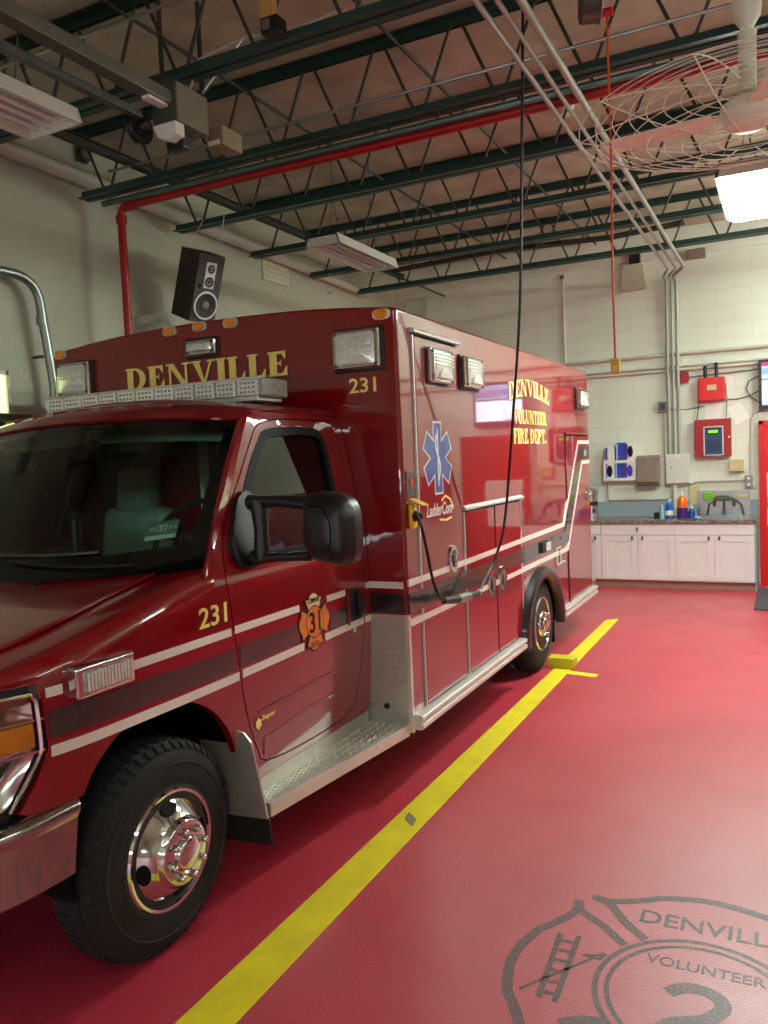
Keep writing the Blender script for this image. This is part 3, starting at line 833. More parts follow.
# ================================================================ back wall
# kitchen base cabinets: each unit a thing
FY = 10.20
def cabinet(x0, x1, lab, ndoor, knobs, drawer_knob):
    t = thing('base_cabinet', lab, 'cabinet', ((x0 + x1) / 2, 10.4, 0), 'white base cabinets')
    b = MB().box(x0, x1, FY + .02, YB - .006, .10, .80)
    build('carcass', b, M['cab'], t)
    build('toe_board', MB().box(x0, x1, FY + .06, FY + .075, 0, .10), M['wood'], t)
    build('drawer_front', MB().box(x0 + .004, x1 - .004, FY, FY + .02, .665, .796, .003), M['cab'], t)
    w = (x1 - x0) / ndoor
    for i in range(ndoor):
        a = x0 + i * w + .004; c = x0 + (i + 1) * w - .004
        d = MB()
        f = .072
        d.box(a, a + f, FY, FY + .02, .112, .655, .002).box(c - f, c, FY, FY + .02, .112, .655, .002)
        d.box(a + f - .001, c - f + .001, FY, FY + .02, .655 - f, .655, .002).box(a + f - .001, c - f + .001, FY, FY + .02, .112, .112 + f, .002)
        d.box(a + f - .002, c - f + .002, FY + .010, FY + .018, .18, .59)
        dd = build('door', d, M['cab'], t)
        kx = knobs[i]
        if kx is not None:
            build('knob', MB().lathe([(.006, 0), (.006, .014), (.014, .018), (.014, .024), (0, .027)], (x0 + kx, FY, .625), (0, -1, 0), 12).box(x0 + kx - .010, x0 + kx + .010, FY - .026, FY - .016, .600, .650, .004), M['steel_dk'], dd)
    if drawer_knob:
        xm = (x0 + x1) / 2
        build('drawer_knob', MB().box(xm - .011, xm + .011, FY - .026, FY - .012, .706, .756, .004).cyl((xm, FY, .73), (xm, FY - .02, .73), .006, 8), M['steel_dk'], t)
cabinet(-3.01, -2.13, 'white base cabinet half hidden behind the ambulance rear', 2, (.37, .81), True)
cabinet(-2.13, -1.25, 'white base cabinet in the middle, with a knob on its drawer front', 2, (.38, .50), True)
cabinet(-1.25, -.385, 'white base cabinet under the sink, next to the red door', 2, (.375, .49), False)
tag(build('end_panel', MB().box(-.384, -.362, FY + .0, YB - .006, 0, .80, .002), M['bluegrey']), 'blue-grey end panel of the cabinets beside the red door', 'panel')
ct = thing('countertop', 'brown granite-look countertop along the back wall', 'countertop', (-1.7, 10.5, .80))
cm = MB()
cm.box(-3.05, -1.02, FY - .025, YB - .005, .801, .842, .004)
cm.box(-1.02, -.47, FY - .025, FY + .07, .801, .842, .004).box(-1.02, -.47, YB - .10, YB - .005, .801, .842, .004).box(-.47, -.355, FY - .025, YB - .005, .801, .842, .004)
build('slab', cm, M['granite'], ct)
build('backsplash', MB().box(-3.05, -.355, YB - .018, YB - .001, .842, 1.04, .002), M['bluegrey'], ct)
sk = thing('sink', 'stainless sink with tall splash panel and spray faucet in the countertop', 'sink', (-.75, 10.5, .65))
bs = MB()
bs.box(-1.04, -1.01, FY + .05, YB - .08, .842, .850, .002).box(-.48, -.45, FY + .05, YB - .08, .842, .850, .002).box(-1.04, -.45, FY + .05, FY + .08, .842, .850, .002).box(-1.04, -.45, YB - .11, YB - .08, .842, .850, .002)
bs.box(-1.015, -1.005, FY + .075, YB - .105, .808, .845).box(-.485, -.475, FY + .075, YB - .105, .808, .845).box(-1.015, -.475, FY + .075, FY + .085, .808, .845).box(-1.015, -.475, YB - .115, YB - .105, .808, .845).box(-1.015, -.475, FY + .075, YB - .105, .805, .812)
build('basin', bs, M['stain'], sk)
build('splash_panel', MB().box(-1.045, -.445, YB - .036, YB - .020, .843, 1.155, .003), M['stain'], sk)
fa = MB()
fy_ = YB - .07
fa.box(-.86, -.62, fy_ - .02, YB - .036, 1.03, 1.065, .008)
fa.tube([(-.74, fy_, 1.04), (-.74, fy_ - .02, .96), (-.74, fy_ - .03, .865)], .014)
fa.cyl((-.85, fy_, 1.03), (-.85, fy_, .965), .018, 12).cyl((-.63, fy_, 1.03), (-.63, fy_, .965), .018, 12)
build('faucet', fa, M['steel_dk'], sk)
build('spray_hose', MB().tube([(-.85 + .0, fy_, 1.06), (-.80, fy_, 1.085), (-.72, fy_, 1.085), (-.62, fy_ - .01, 1.05), (-.545, fy_ - .02, .98), (-.52, fy_ - .03, .86)], .012).tube([(-.85, fy_, 1.03), (-.91, fy_, .99), (-.93, fy_ - .02, .86)], .010), M['steel_dk'], sk)
tag(build('sponge', MB().box(-.98, -.85, YB - .085, YB - .037, 1.045, 1.135, .012), M['sponge_g']), 'green scouring sponge on the splash panel of the sink', 'sponge')
tag(build('sponge', MB().box(-.60, -.47, YB - .09, YB - .037, 1.075, 1.10, .006), M['sponge_y']), 'flat yellow sponge on the splash panel of the sink', 'sponge')
tag(build('soap_dish', MB().lathe([(0, 0), (.03, 0), (.042, .02), (.040, .024), (.028, .006), (0, .006)], (-1.0, FY + .045, .8505), (0, 0, 1), 20), M['b_light']), 'small pale dish at the left corner of the sink rim', 'dish')

def bottle(x, y, prof, m, lab, parts=(), sq=None):
    t = thing('bottle', lab, 'bottle', (x, y, .842), 'bottles on the countertop')
    build('body', MB().lathe(prof, (x, y, .8425), (0, 0, 1), 20), m, t)
    for nm, pr, mm in parts:
        build(nm, MB().lathe(pr, (x, y, .842), (0, 0, 1), 20), mm, t)
    return t
bottle(-1.425, 10.42, [(0, 0), (.026, 0), (.028, .01), (.028, .13), (.022, .15), (.010, .155)], M['b_light'], 'slim pale blue bottle at the left of the bottles on the countertop', [('cap', [(.012, .150), (.012, .175), (0, .175)], M['white'])])
bb = bottle(-1.345, 10.44, [(0, 0), (.045, 0), (.048, .02), (.048, .15), (.036, .19), (.018, .20)], M['b_blue'], 'bright blue detergent bottle next to the slim pale one', [('cap', [(.02, .195), (.022, .225), (.016, .245), (0, .245)], M['b_light']), ('label', [(.0485, .04), (.0492, .04), (.0492, .10), (.0485, .10)], M['white'])])
bottle(-1.195, 10.46, [(0, .13), (.062, .13), (.060, .19), (.054, .235), (.030, .265), (.018, .275)], M['b_orange'], 'large orange soap bottle with a purple label on the countertop', [('label', [(0, .001), (.060, .001), (.064, .012), (.064, .13)], M['b_purple']), ('cap', [(.020, .270), (.020, .305), (.008, .315), (.006, .335), (0, .335)], M['white'])])
sbt = bottle(-1.085, 10.44, [(0, 0), (.040, 0), (.043, .015), (.042, .075), (.022, .115), (.013, .125)], M['b_navy'], 'small dark blue spray bottle left of the sink', [('collar', [(.015, .12), (.015, .14), (0, .14)], M['white'])])
build('spray_head', MB().box(-1.108, -1.07, 10.43, 10.45, .985, 1.012, .004).box(-1.112, -1.106, 10.434, 10.446, .985, 1.0), M['b_light'], sbt)
tag(build('scrub_block', MB().box(-1.53, -1.455, 10.45, 10.53, .843, .915, .012), M['black']), 'black block on the countertop left of the bottles', 'block')

# coffee maker seen behind the ambulance rear
cf = thing('coffee_maker', 'chrome coffee maker behind the ambulance rear corner on the countertop', 'appliance', (-2.30, 10.55, .842))
build('body', MB().lathe([(0, 0), (.10, 0), (.10, .06), (.085, .08), (.085, .30), (.095, .31), (.095, .36), (.05, .39), (0, .39)], (-2.32, 10.55, .842), (0, 0, 1), 24), M['stain'], cf)
build('tap', MB().cyl((-2.27, 10.48, .96), (-2.25, 10.42, .96), .014, 10).cyl((-2.25, 10.42, .97), (-2.25, 10.42, .92), .010, 10), M['black'], cf)
build('band', MB().lathe([(.0855, .17), (.088, .17), (.088, .22), (.0855, .22)], (-2.32, 10.55, .842), (0, 0, 1), 24), M['black'], cf)

# glove box rack with its glove boxes
yg = YB - .12
gr = thing('glove_rack', 'white wall rack holding three glove boxes over the counter', 'rack', (-1.97, YB - .06, 1.31))
g = MB()
g.box(-2.17, -1.765, yg, YB - .002, 1.315, 1.325).box(-2.17, -1.765, yg, YB - .002, 1.565, 1.575)
g.box(-2.17, -2.158, yg, YB - .002, 1.325, 1.565).box(-1.777, -1.765, yg, YB - .002, 1.325, 1.565).box(-2.158, -1.777, YB - .012, YB - .002, 1.325, 1.565)
build('tray', g, M['white'], gr)
fr = MB().box(-2.17, -1.765, yg - .006, yg, 1.315, 1.35).box(-2.17, -1.765, yg - .006, yg, 1.54, 1.575).box(-2.17, -2.14, yg - .006, yg, 1.35, 1.54).box(-1.795, -1.765, yg - .006, yg, 1.35, 1.54)
build('front_frame', fr, M['white'], gr)
def glove(x0, x1, z0, z1, lab, face, hole):
    t = thing('glove_box', lab, 'box', ((x0 + x1) / 2, YB - .06, z0), 'boxes of gloves')
    y0 = YB - .115
    build('carton', MB().box(x0, x1, y0, YB - .014, z0, z1, .003), M['white'] if face == 'w' else M['blue_decal'], t)
    xm = (x0 + x1) / 2; zm = (z0 + z1) / 2
    o = MB().add([(xm + math.cos(a) * (x1 - x0) * .30 * 1, y0 - .001, zm + math.sin(a) * (z1 - z0) * .34) for a in [2 * PI * k / 20 for k in range(20)]] +
                 [(xm + math.cos(a) * (x1 - x0) * .30, y0 - .003, zm + math.sin(a) * (z1 - z0) * .34) for a in [2 * PI * k / 20 for k in range(20)]],
                 [tuple(range(20, 40))] + [(k, (k + 1) % 20, 20 + (k + 1) % 20, 20 + k) for k in range(20)])
    build('opening', o, hole, t)
    build('printed_band', MB().box(x0 + .003, x0 + (x1 - x0) * .22, y0 - .0015, y0, z0 + .01, z1 - .01), M['violet'] if face == 'w' else M['b_light'], t)
glove(-2.152, -2.035, 1.327, 1.55, 'glove box with a dark opening at the left inside the white rack', 'w', M['dark'])
glove(-2.025, -1.91, 1.327, 1.55, 'blue glove box in the middle inside the white rack', 'b', M['violet'])
glove(-1.90, -1.785, 1.327, 1.55, 'glove box with violet gloves at the right inside the white rack', 'w', M['violet'])
glove(-2.14, -2.03, 1.576, 1.755, 'plain white glove box on top of the rack at its left end', 'w', M['white'])
glove(-2.01, -1.895, 1.576, 1.80, 'violet and blue glove box standing in the middle on top of the rack', 'b', M['violet'])
glove(-1.885, -1.775, 1.576, 1.79, 'white glove box with a black opening on top of the rack at its right end', 'w', M['dark'])

# towel dispenser, grey panel, small boxes
tw = thing('towel_dispenser', 'brown-grey paper towel dispenser right of the glove rack', 'dispenser', (-1.62, YB - .08, 1.23))
build('cover', MB().prism([(YB - .002, 1.24), (YB - .10, 1.24), (YB - .15, 1.29), (YB - .13, 1.60), (YB - .10, 1.625), (YB - .002, 1.625)], 'x', -1.755, -1.485, .006), M['brown_box'], tw)
build('lip', MB().box(-1.745, -1.495, YB - .15, YB - .10, 1.245, 1.27, .006), M['steel_dk'], tw)
build('lock', MB().cyl((-1.62, YB - .138, 1.58), (-1.62, YB - .128, 1.58), .012, 12), M['steel'], tw)
gp = thing('electrical_panel', 'light grey electrical panel box below the wall conduits', 'panel', (-1.265, YB - .05, 1.255))
build('cabinet', MB().box(-1.41, -1.118, YB - .10, YB - .001, 1.258, 1.622, .004), M['grey_box'], gp)
dr = build('door', MB().box(-1.40, -1.128, YB - .108, YB - .10, 1.268, 1.612, .003), M['grey_box'], gp)
build('latch', MB().cyl((-1.335, YB - .116, 1.46), (-1.335, YB - .108, 1.46), .012, 12), M['steel'], dr)
build('sticker', MB().box(-1.29, -1.23, YB - .110, YB - .108, 1.275, 1.292).box(-1.29, -1.23, YB - .110, YB - .108, 1.588, 1.604), M['white'], dr)
rod('drain_conduit', 'white conduit from the grey panel down to the countertop', 'conduit', [(-1.31, YB - .05, 1.26), (-1.31, YB - .05, .85)], .026, M['grey_box'], None, 12)
jb = thing('junction_box', 'small steel switch box on the back wall left of the conduits', 'box', (-1.43, YB - .04, 2.15))
build('case', MB().box(-1.485, -1.378, YB - .065, YB - .001, 2.155, 2.29, .006), M['steel'], jb)
build('switch_plate', MB().box(-1.46, -1.40, YB - .071, YB - .065, 2.18, 2.265, .003), M['steel_dk'], jb)
build('toggle', MB().box(-1.437, -1.423, YB - .09, YB - .070, 2.212, 2.236, .003), M['black'], jb)
rod('conduit', 'short conduit from the small steel switch box down to the grey panel', 'conduit', [(-1.42, yw, 2.155), (-1.42, yw, 1.622)], .012, M['conduit'])
# red fire alarm panel, radio box and neighbours
fp = thing('fire_alarm_cabinet', 'dark red fire alarm control panel with a blue display on the back wall', 'panel', (-.85, YB - .06, 1.58))
build('cabinet', MB().box(-1.055, -.645, YB - .12, YB - .001, 1.583, 2.035, .005), M['red_panel'], fp)
dp = build('display_panel', MB().box(-.942, -.742, YB - .126, YB - .12, 1.602, 1.935, .005), M['blue_panel'], fp)
bz = MB().box(-.955, -.942, YB - .129, YB - .12, 1.59, 1.947).box(-.742, -.729, YB - .129, YB - .12, 1.59, 1.947).box(-.955, -.729, YB - .129, YB - .12, 1.59, 1.603).box(-.955, -.729, YB - .129, YB - .12, 1.934, 1.947)
build('bezel', bz, M['alu'], dp)
build('screen', MB().box(-.90, -.79, YB - .1285, YB - .126, 1.865, 1.90), M['lcd'], dp)
kp = MB().box(-.915, -.77, YB - .128, YB - .126, 1.845, 1.92).box(-.93, -.755, YB - .1275, YB - .126, 1.77, 1.776)
for i in range(5):
    for j in range(4): kp.box(-.905 + i * .028, -.888 + i * .028, YB - .129, YB - .126, 1.65 + j * .028, 1.668 + j * .028)
build('keypad', kp, mat('keypad_navy', srgb(36, 44, 62), .4), dp)
build('lock', MB().cyl((-.668, YB - .126, 1.81), (-.668, YB - .12, 1.81), .012, 12), M['alu'], fp)
rb_ = thing('radio_box', 'bright red alarm radio box with two black antennas on the back wall', 'box', (-.855, YB - .06, 2.25))
build('case', MB().box(-1.01, -.705, YB - .11, YB - .001, 2.256, 2.543, .02, ), M['red_box'], rb_)
build('label_plate', MB().box(-.905, -.80, YB - .113, YB - .11, 2.385, 2.45), M['tan'], rb_)
for x, z1 in ((-.925, 2.685), (-.80, 2.715)):
    build('antenna', MB().cyl((x, YB - .085, 2.54), (x, YB - .085, z1), .021, 12).cyl((x, YB - .085, 2.53), (x, YB - .085, 2.56), .014, 10), M['black'], rb_)
tag(build('pull_box', MB().prism([(-1.215, 2.50), (-1.125, 2.51), (-1.112, 2.56), (-1.125, 2.635), (-1.215, 2.64)], 'y', YB - .07, YB - .001, .005), M['red_panel']), 'small red junction box left of the red radio box', 'box')
tag(build('notice_sheet', MB().box(-.94, -.69, YB - .004, YB - .001, 2.03, 2.25).box(-.90, -.84, YB - .005, YB - .004, 2.16, 2.20).box(-.80, -.73, YB - .005, YB - .004, 2.14, 2.22), M['paper']), 'white notice sheet pinned above the red alarm panel', 'paper')
tag(build('notice_sheet', MB().box(-.09, .09, -.003, 0, -.115, .115).xf(Matrix.Translation((-.565, YB - .003, 2.09)) @ Matrix.Rotation(-.5, 4, 'Y')), M['paper']), 'crooked white sheet right of the red alarm panel', 'paper')
tag(build('tan_box', MB().box(-.672, -.508, YB - .07, YB - .001, 1.39, 1.53, .004), M['tan']), 'small tan box under the right corner of the red alarm panel', 'box')
ot = thing('wall_outlet', 'grey double outlet at the conduit end right of the sink', 'outlet', (-.46, YB - .02, 1.19))
build('box', MB().box(-.505, -.415, YB - .05, YB - .001, 1.19, 1.335, .005), M['steel'], ot)
build('socket', MB().cyl((-.46, YB - .054, 1.30), (-.46, YB - .05, 1.30), .018, 14), M['white'], ot)
build('socket', MB().cyl((-.46, YB - .054, 1.225), (-.46, YB - .05, 1.225), .018, 14), M['white'], ot)
tag(build('cream_sheet', MB().box(-1.14, -1.02, YB - .03, YB - .020, .99, 1.22, .004), M['tan']), 'cream board leaning behind the orange bottle', 'board')
# conduits on the wall
for z, r, lab in ((2.868, .024, 'upper fat wall conduit across the back wall'), (2.715, .016, 'middle wall conduit across the back wall'), (2.668, .019, 'lower wall conduit across the back wall')):
    rod('conduit', lab, 'conduit', [(XL + .05, YB - .03, z), (XR - .1, YB - .03, z)], r, M['conduit'], 'conduits across the back wall', 10)
rod('conduit', 'thin grey wire pipe from the red junction box toward the screen', 'conduit', [(-1.12, YB - .02, 2.57), (-.72, YB - .02, 2.585), (-.34, YB - .02, 2.60)], .009, M['steel'])
rod('conduit', 'bent conduit under the glove rack running to the grey panel', 'conduit', [(-2.13, YB - .03, 1.30), (-2.13, YB - .03, 1.11)] + bend((-2.13, YB - .03, 1.2), (-2.13, YB - .03, 1.065), (-1.9, YB - .03, 1.065), .03) + [(-1.5, YB - .03, 1.065)] + bend((-1.5, YB - .03, 1.065), (-1.36, YB - .03, 1.065), (-1.34, YB - .03, 1.26), .10) + [(-1.345, YB - .03, 1.26)], .014, M['conduit'])
rod('conduit', 'conduit from the grey panel to the outlet above the sink', 'conduit', [(-1.12, YB - .03, 1.25), (-1.06, YB - .03, 1.275), (-.5, YB - .03, 1.285)], .014, M['conduit'])
rod('conduit', 'vertical painted conduit on the back wall just above the ambulance rear', 'conduit', [(-2.65, YB - .03, 3.98), (-2.65, YB - .03, 2.87)], .014, M['conduit'])
tag(build('pipe_fitting', MB().ball((-2.66, YB - .04, 4.0), .03), M['steel_dk']), 'dark round fitting on top of the conduit above the ambulance rear', 'fitting')
rod('cable', 'black cable loop beside the wall screen', 'cable', [(-.33, YB - .02, 2.52), (-.44, YB - .02, 2.47), (-.475, YB - .02, 2.38), (-.43, YB - .02, 2.28), (-.33, YB - .02, 2.20)], .006, M['black'])
rod('cable', 'thin grey cable sagging from the red radio box to the wall screen', 'cable', [(-.70, YB - .015, 2.27), (-.58, YB - .015, 2.26), (-.44, YB - .015, 2.29), (-.34, YB - .015, 2.34)], .006, M['steel_dk'])
rod('cable', 'thin grey cable from the steel switch box to the notice sheet', 'cable', [(-1.38, YB - .015, 2.19), (-1.15, YB - .015, 2.175), (-.95, YB - .015, 2.20)], .005, M['steel_dk'])
rod('cable', 'grey cable down the left side of the red radio box to the alarm panel', 'cable', [(-1.00, YB - .05, 2.27), (-1.02, YB - .03, 2.15), (-1.035, YB - .05, 2.03)], .007, M['steel_dk'])
rod('cable', 'pale cable down the right side of the red radio box to the alarm panel', 'cable', [(-.70, YB - .05, 2.46), (-.69, YB - .03, 2.25), (-.70, YB - .05, 2.03)], .008, M['steel'])
rod('conduit', 'white wire channel down the wall between the alarm panel and the red door', 'conduit', [(-.33, YB - .012, 2.10), (-.39, YB - .012, 2.08), (-.425, YB - .012, 2.0), (-.44, YB - .012, 1.34)], .008, M['conduit'])
# wall horn / heater box high on the wall
hb = thing('wall_cover', 'beige tapered cover high on the back wall with a black box above it', 'cover', (-1.755, YB - .05, 3.7))
build('shell', MB().prism([(-1.92, 3.70), (-1.60, 3.71), (-1.625, 4.02), (-1.86, 4.03)], 'y', YB - .09, YB - .001, .006), mat('beige_enamel', srgb(192, 188, 168), .5, 0, .03), hb)
build('black_box', MB().box(-1.79, -1.66, YB - .13, YB - .04, 4.035, 4.155, .006), M['black'], hb)
tag(build('ceiling_box', MB().box(-1.12, -.90, YB - .12, YB - .001, 3.99, 4.10, .006), M['brown_box']), 'grey-brown box at the top of the back wall right of the conduits', 'box')
vf = MB()
for b_ in ((-4.95, -4.60, 3.97, 4.0), (-4.95, -4.60, 3.72, 3.75), (-4.95, -4.92, 3.75, 3.97), (-4.63, -4.60, 3.75, 3.97)): vf.box(b_[0], b_[1], YB - .06, YB - .001, b_[2], b_[3])
tag(build('vent_frame', vf, M['conduit']), 'pale square pipe frame high in the back left corner above the ambulance roof', 'frame')
rod('cable_bundle', 'thick dark cable bundle sagging along the roof in front of the back wall', 'cable', [(-4.5, 9.445, 4.10), (-3.8, 9.445, 4.12), (-3.2, 9.445, 4.135), (-2.8, 9.445, 4.13), (-1.8, 9.445, 4.085), (-1.0, 9.445, 4.12)], .032, M['green_dk'])
# wall screen
tv = thing('television', 'black framed wall screen above the red door', 'screen', (.03, YB - .05, 2.12))
build('body', MB().box(-.335, .40, YB - .105, YB - .052, 2.115, 2.70, .006), M['black'], tv)
build('wall_bracket', MB().box(-.1, .16, YB - .053, YB - .001, 2.3, 2.55), M['steel_dk'], tv)
def em(n, c, s): return emitter(n, c, s)
scn = build('screen', MB().box(-.30, .365, YB - .1065, YB - .105, 2.155, 2.665), em('screen_blue', srgb(168, 196, 240), 1.5), tv)
for nm, b, c in (('title_bar', (-.30, -.20, 2.62, 2.665), srgb(206, 60, 110)), ('list_row', (-.298, -.02, 2.52, 2.60), srgb(120, 140, 214)), ('list_row', (.0, .362, 2.50, 2.60), srgb(150, 150, 190)),
                 ('dark_row', (-.30, .365, 2.46, 2.475), srgb(70, 86, 130)), ('white_tile', (-.295, -.06, 2.20, 2.44), srgb(222, 236, 244)), ('white_tile', (-.05, .36, 2.18, 2.45), srgb(226, 236, 248)),
                 ('status_bar', (-.30, .365, 2.155, 2.172), srgb(150, 70, 100))):
    build(nm, MB().box(b[0], b[1], YB - .1075, YB - .1066, b[2], b[3]), em('tile_' + nm, c, 2.6 if nm == 'white_tile' else 1.5), scn)
tag(build('paper_notice', MB().box(-.26, .28, YB - .053, YB - .0505, .72, 1.36), M['paper']), 'large white notice fixed on the red door', 'paper')
tag(build('sign_plate', MB().box(-.345, -.20, YB - .006, YB - .001, 2.0, 2.09, .001), M['white']), 'small white sign plate between the wall screen and the red door', 'sign')
rc = thing('locker', 'red wall cabinet on the back wall right of the red door', 'locker', (1.05, YB - .1, .9))
build('body', MB().box(.84, 1.26, YB - .2, YB - .001, .95, 1.45, .008), M['red_panel'], rc)
build('handle', MB().box(.88, .90, YB - .22, YB - .2, 1.15, 1.25, .003), M['chrome'], rc)

# ---------------------------------------------------------------- fire engine in the next bay, right of the picture (mirrored in the ambulance)
fe = thing('fire_engine', 'red fire engine parked in the bay to the right', 'truck', (2.95, 7.5, 0))
x0, x1 = 1.75, 4.15
build('body', MB().box(x0, x1, 5.2, 10.0, .75, 2.9, .05), M['red'], fe)
build('roof_cap', MB().box(x0 + .02, x1 - .02, 5.22, 7.2, 2.9, 3.0, .03), M['white'], fe)
build('windshield', MB().box(x0 + .15, x1 - .15, 5.185, 5.21, 1.75, 2.55, .005), mat('engine_glass', srgb(120, 136, 150), .08, 0, .02, coat=1), fe)
for x in (2.5, 3.4):
    build('wiper', MB().tube([(x, 5.17, 1.72), (x + .3, 5.17, 2.25)], .012), M['black'], fe)
build('lettering', on_front(text_mb('DENVILLE FIRE', 1.7, .17, .004), x0 + .35, 5.198, 2.64), M['gold'], fe)
build('stripe', MB().box(x0 - .004, x1 + .004, 5.19, 10.0, 1.15, 1.22).box(x0 - .004, x1 + .004, 5.19, 10.0, 1.45, 1.49), M['stripe'], fe)
build('bumper', MB().box(x0 - .02, x1 + .02, 4.85, 5.25, .45, .8, .03), M['chrome'], fe)
build('grille', MB().box(2.45, 3.45, 5.17, 5.21, .95, 1.55, .02), M['chrome'], fe)
for x in (x0 + .15, x1 - .53):
    build('headlight', MB().box(x, x + .38, 5.17, 5.21, 1.0, 1.12, .01), M['lens'], fe)
for y in (5.95, 8.9):
    for xa, xb in ((x0 - .01, x0 + .34), (x1 - .34, x1 + .01)):
        build('wheel', MB().lathe([(.0, 0), (.28, .0), (.30, -.02), (.48, -.01), (.52, .05), (.52, .30), (.48, .35), (0, .35)], (xa, y, .52), (1, 0, 0), 28), M['rubber'], fe)
build('chassis', MB().box(x0 + .4, x1 - .4, 5.3, 9.9, .5, .8), M['black'], fe)
# ================================================================ the ambulance
AC = -2.976                      # its centre line
XS = -1.765                      # driver's side of the box body
HW = XS - AC                     # half width of the box (1.211)
YFm, YRm, ZBm, ZTm = 3.721, 8.0, .31, 2.484
A = thing('ambulance', 'dark red ambulance with gold lettering and a white light bar, parked on the red floor', 'ambulance', (AC, 4.6, 0))
def both(mb):
    t = mb.mirx(AC); return MB().add(mb.v, mb.f).add(t.v, t.f)
def interp(x, xs, ys):
    if x <= xs[0]: return ys[0]
    for i in range(1, len(xs)):
        if x <= xs[i]:
            return ys[i - 1] + (ys[i] - ys[i - 1]) * (x - xs[i - 1]) / (xs[i] - xs[i - 1])
    return ys[-1]

# ---- box body with rear wheel arches and a crowned roof
WY, WZ, WR = 6.175, .375, .375
AYc, Aa, Ab = 6.165, .485, .385
prof = [(YFm, ZBm), (AYc - Aa, ZBm)]
for i in range(21):
    t = PI - PI * i / 20
    prof.append((AYc + Aa * math.cos(t), WZ + Ab * math.sin(t)))
prof += [(AYc + Aa, ZBm), (YRm, ZBm), (YRm, ZTm), (YFm, ZTm)]
bm = bmesh.new()
n = len(prof)
va = [bm.verts.new((AC - HW, p[0], p[1])) for p in prof]; vb = [bm.verts.new((AC + HW, p[0], p[1])) for p in prof]
bm.faces.new(va); bm.faces.new(vb[::-1])
for i in range(n): bm.faces.new((va[i], va[(i + 1) % n], vb[(i + 1) % n], vb[i]))
bmesh.ops.recalc_face_normals(bm, faces=bm.faces)
es = []
for e in bm.edges:
    a, b = e.verts[0].co, e.verts[1].co
    xs_ = abs(abs(a.x - AC) - HW) < 1e-4 and abs(a.x - b.x) < 1e-4
    top = a.z > ZTm - .001 and b.z > ZTm - .001
    vert = xs_ and abs(a.y - b.y) < 1e-4 and abs(a.z - b.z) > 1
    if top or vert: es.append(e)
bmesh.ops.bevel(bm, geom=es, offset=.022, segments=3, profile=.5, affect='EDGES')
for k in range(-9, 10):
    g = bm.verts[:] + bm.edges[:] + bm.faces[:]
    bmesh.ops.bisect_plane(bm, geom=g, plane_co=(AC + k * .12, 0, 0), plane_no=(1, 0, 0))
for v in bm.verts:
    if v.co.z > ZTm - .05:
        v.co.z += .065 * max(0, 1 - (abs(v.co.x - AC) / (HW - .02)) ** 2.4)
mb = MB(); mb.bm(bm); bm.free()
body = build('module_body', mb, M['red'], A, ang=30)
# dark inside of the arches
for s in (-1, 1):
    x0 = AC + s * HW - s * .02; x1 = AC + s * .55
    vs = []
    for i in range(21):
        t = PI - PI * i / 20
        for x in (x0, x1): vs.append((x, AYc + (Aa - .008) * math.cos(t), WZ + (Ab - .008) * math.sin(t)))
    build('wheel_well', MB().add(vs, [(2 * i, 2 * i + 1, 2 * i + 3, 2 * i + 2) for i in range(20)]), M['seal'], A)
# rubber flares
for s in (1, -1):
    f = MB(); vs = []
    N_ = 28; sec = [(-.004, -.055), (.03, -.05), (.055, -.02), (.06, .02), (.045, .055), (.0, .075), (-.004, .06)]
    for i in range(N_ + 1):
        t = math.radians(192) - math.radians(204) * i / N_
        for dx, dr in sec:
            vs.append((AC + s * (HW + dx), AYc + (Aa + .01 + dr) * math.cos(t), WZ + (Ab + .01 + dr * .8) * math.sin(t)))
    m_ = len(sec)
    f.add(vs, [(i * m_ + k, i * m_ + (k + 1) % m_, (i + 1) * m_ + (k + 1) % m_, (i + 1) * m_ + k) for i in range(N_) for k in range(m_)])
    f.add([], [])
    build('fender_flare', f, mat('flare_rubber', srgb(26, 27, 29), .3, 0, .05, coat=.4), A)

# ---- compartment doors on the driver's side
def panel_door(y0, y1, z0, z1, rail=None, edge_left=True):
    d = build('compartment_door', MB().box(XS - .002, XS + .010, y0 + .006, y1 - .006, z0 + .006, z1 - .006, .004, 2), M['red'], A)
    fr = MB().box(XS - .002, XS + .004, y0 - .008, y1 + .008, z0 - .002, z1 + .008, .001)
    build('door_gasket', fr, M['seal'], d)
    if edge_left:
        build('edge_trim', MB().box(XS, XS + .011, y0 - .016, y0 - .004, z0, z1), M['alu'], d)
    return d
d1 = panel_door(3.905, 4.508, .395, 2.362)
build('drip_rail', MB().prism([(XS, 2.372), (XS + .030, 2.372), (XS + .032, 2.384), (XS + .012, 2.398), (XS, 2.398)], 'y', 3.875, 4.53), M['alu'], d1)
d2 = panel_door(4.556, 5.095, .395, 1.385)
d3 = panel_door(5.105, 5.665, .395, 1.385, edge_left=False)
build('drip_rail', MB().prism([(XS, 1.394), (XS + .030, 1.394), (XS + .032, 1.406), (XS + .012, 1.420), (XS, 1.420)], 'y', 4.53, 5.70), M['alu'], d2)
build('edge_trim', MB().box(XS, XS + .011, 5.666, 5.678, .395, 1.385), M['alu'], d3)
d4 = panel_door(7.06, 7.955, .345, 1.86, edge_left=False)
build('drip_rail', MB().prism([(XS, 1.870), (XS + .022, 1.870), (XS + .012, 1.885), (XS, 1.885)], 'y', 7.05, 7.965), M['red_dark'], d4)
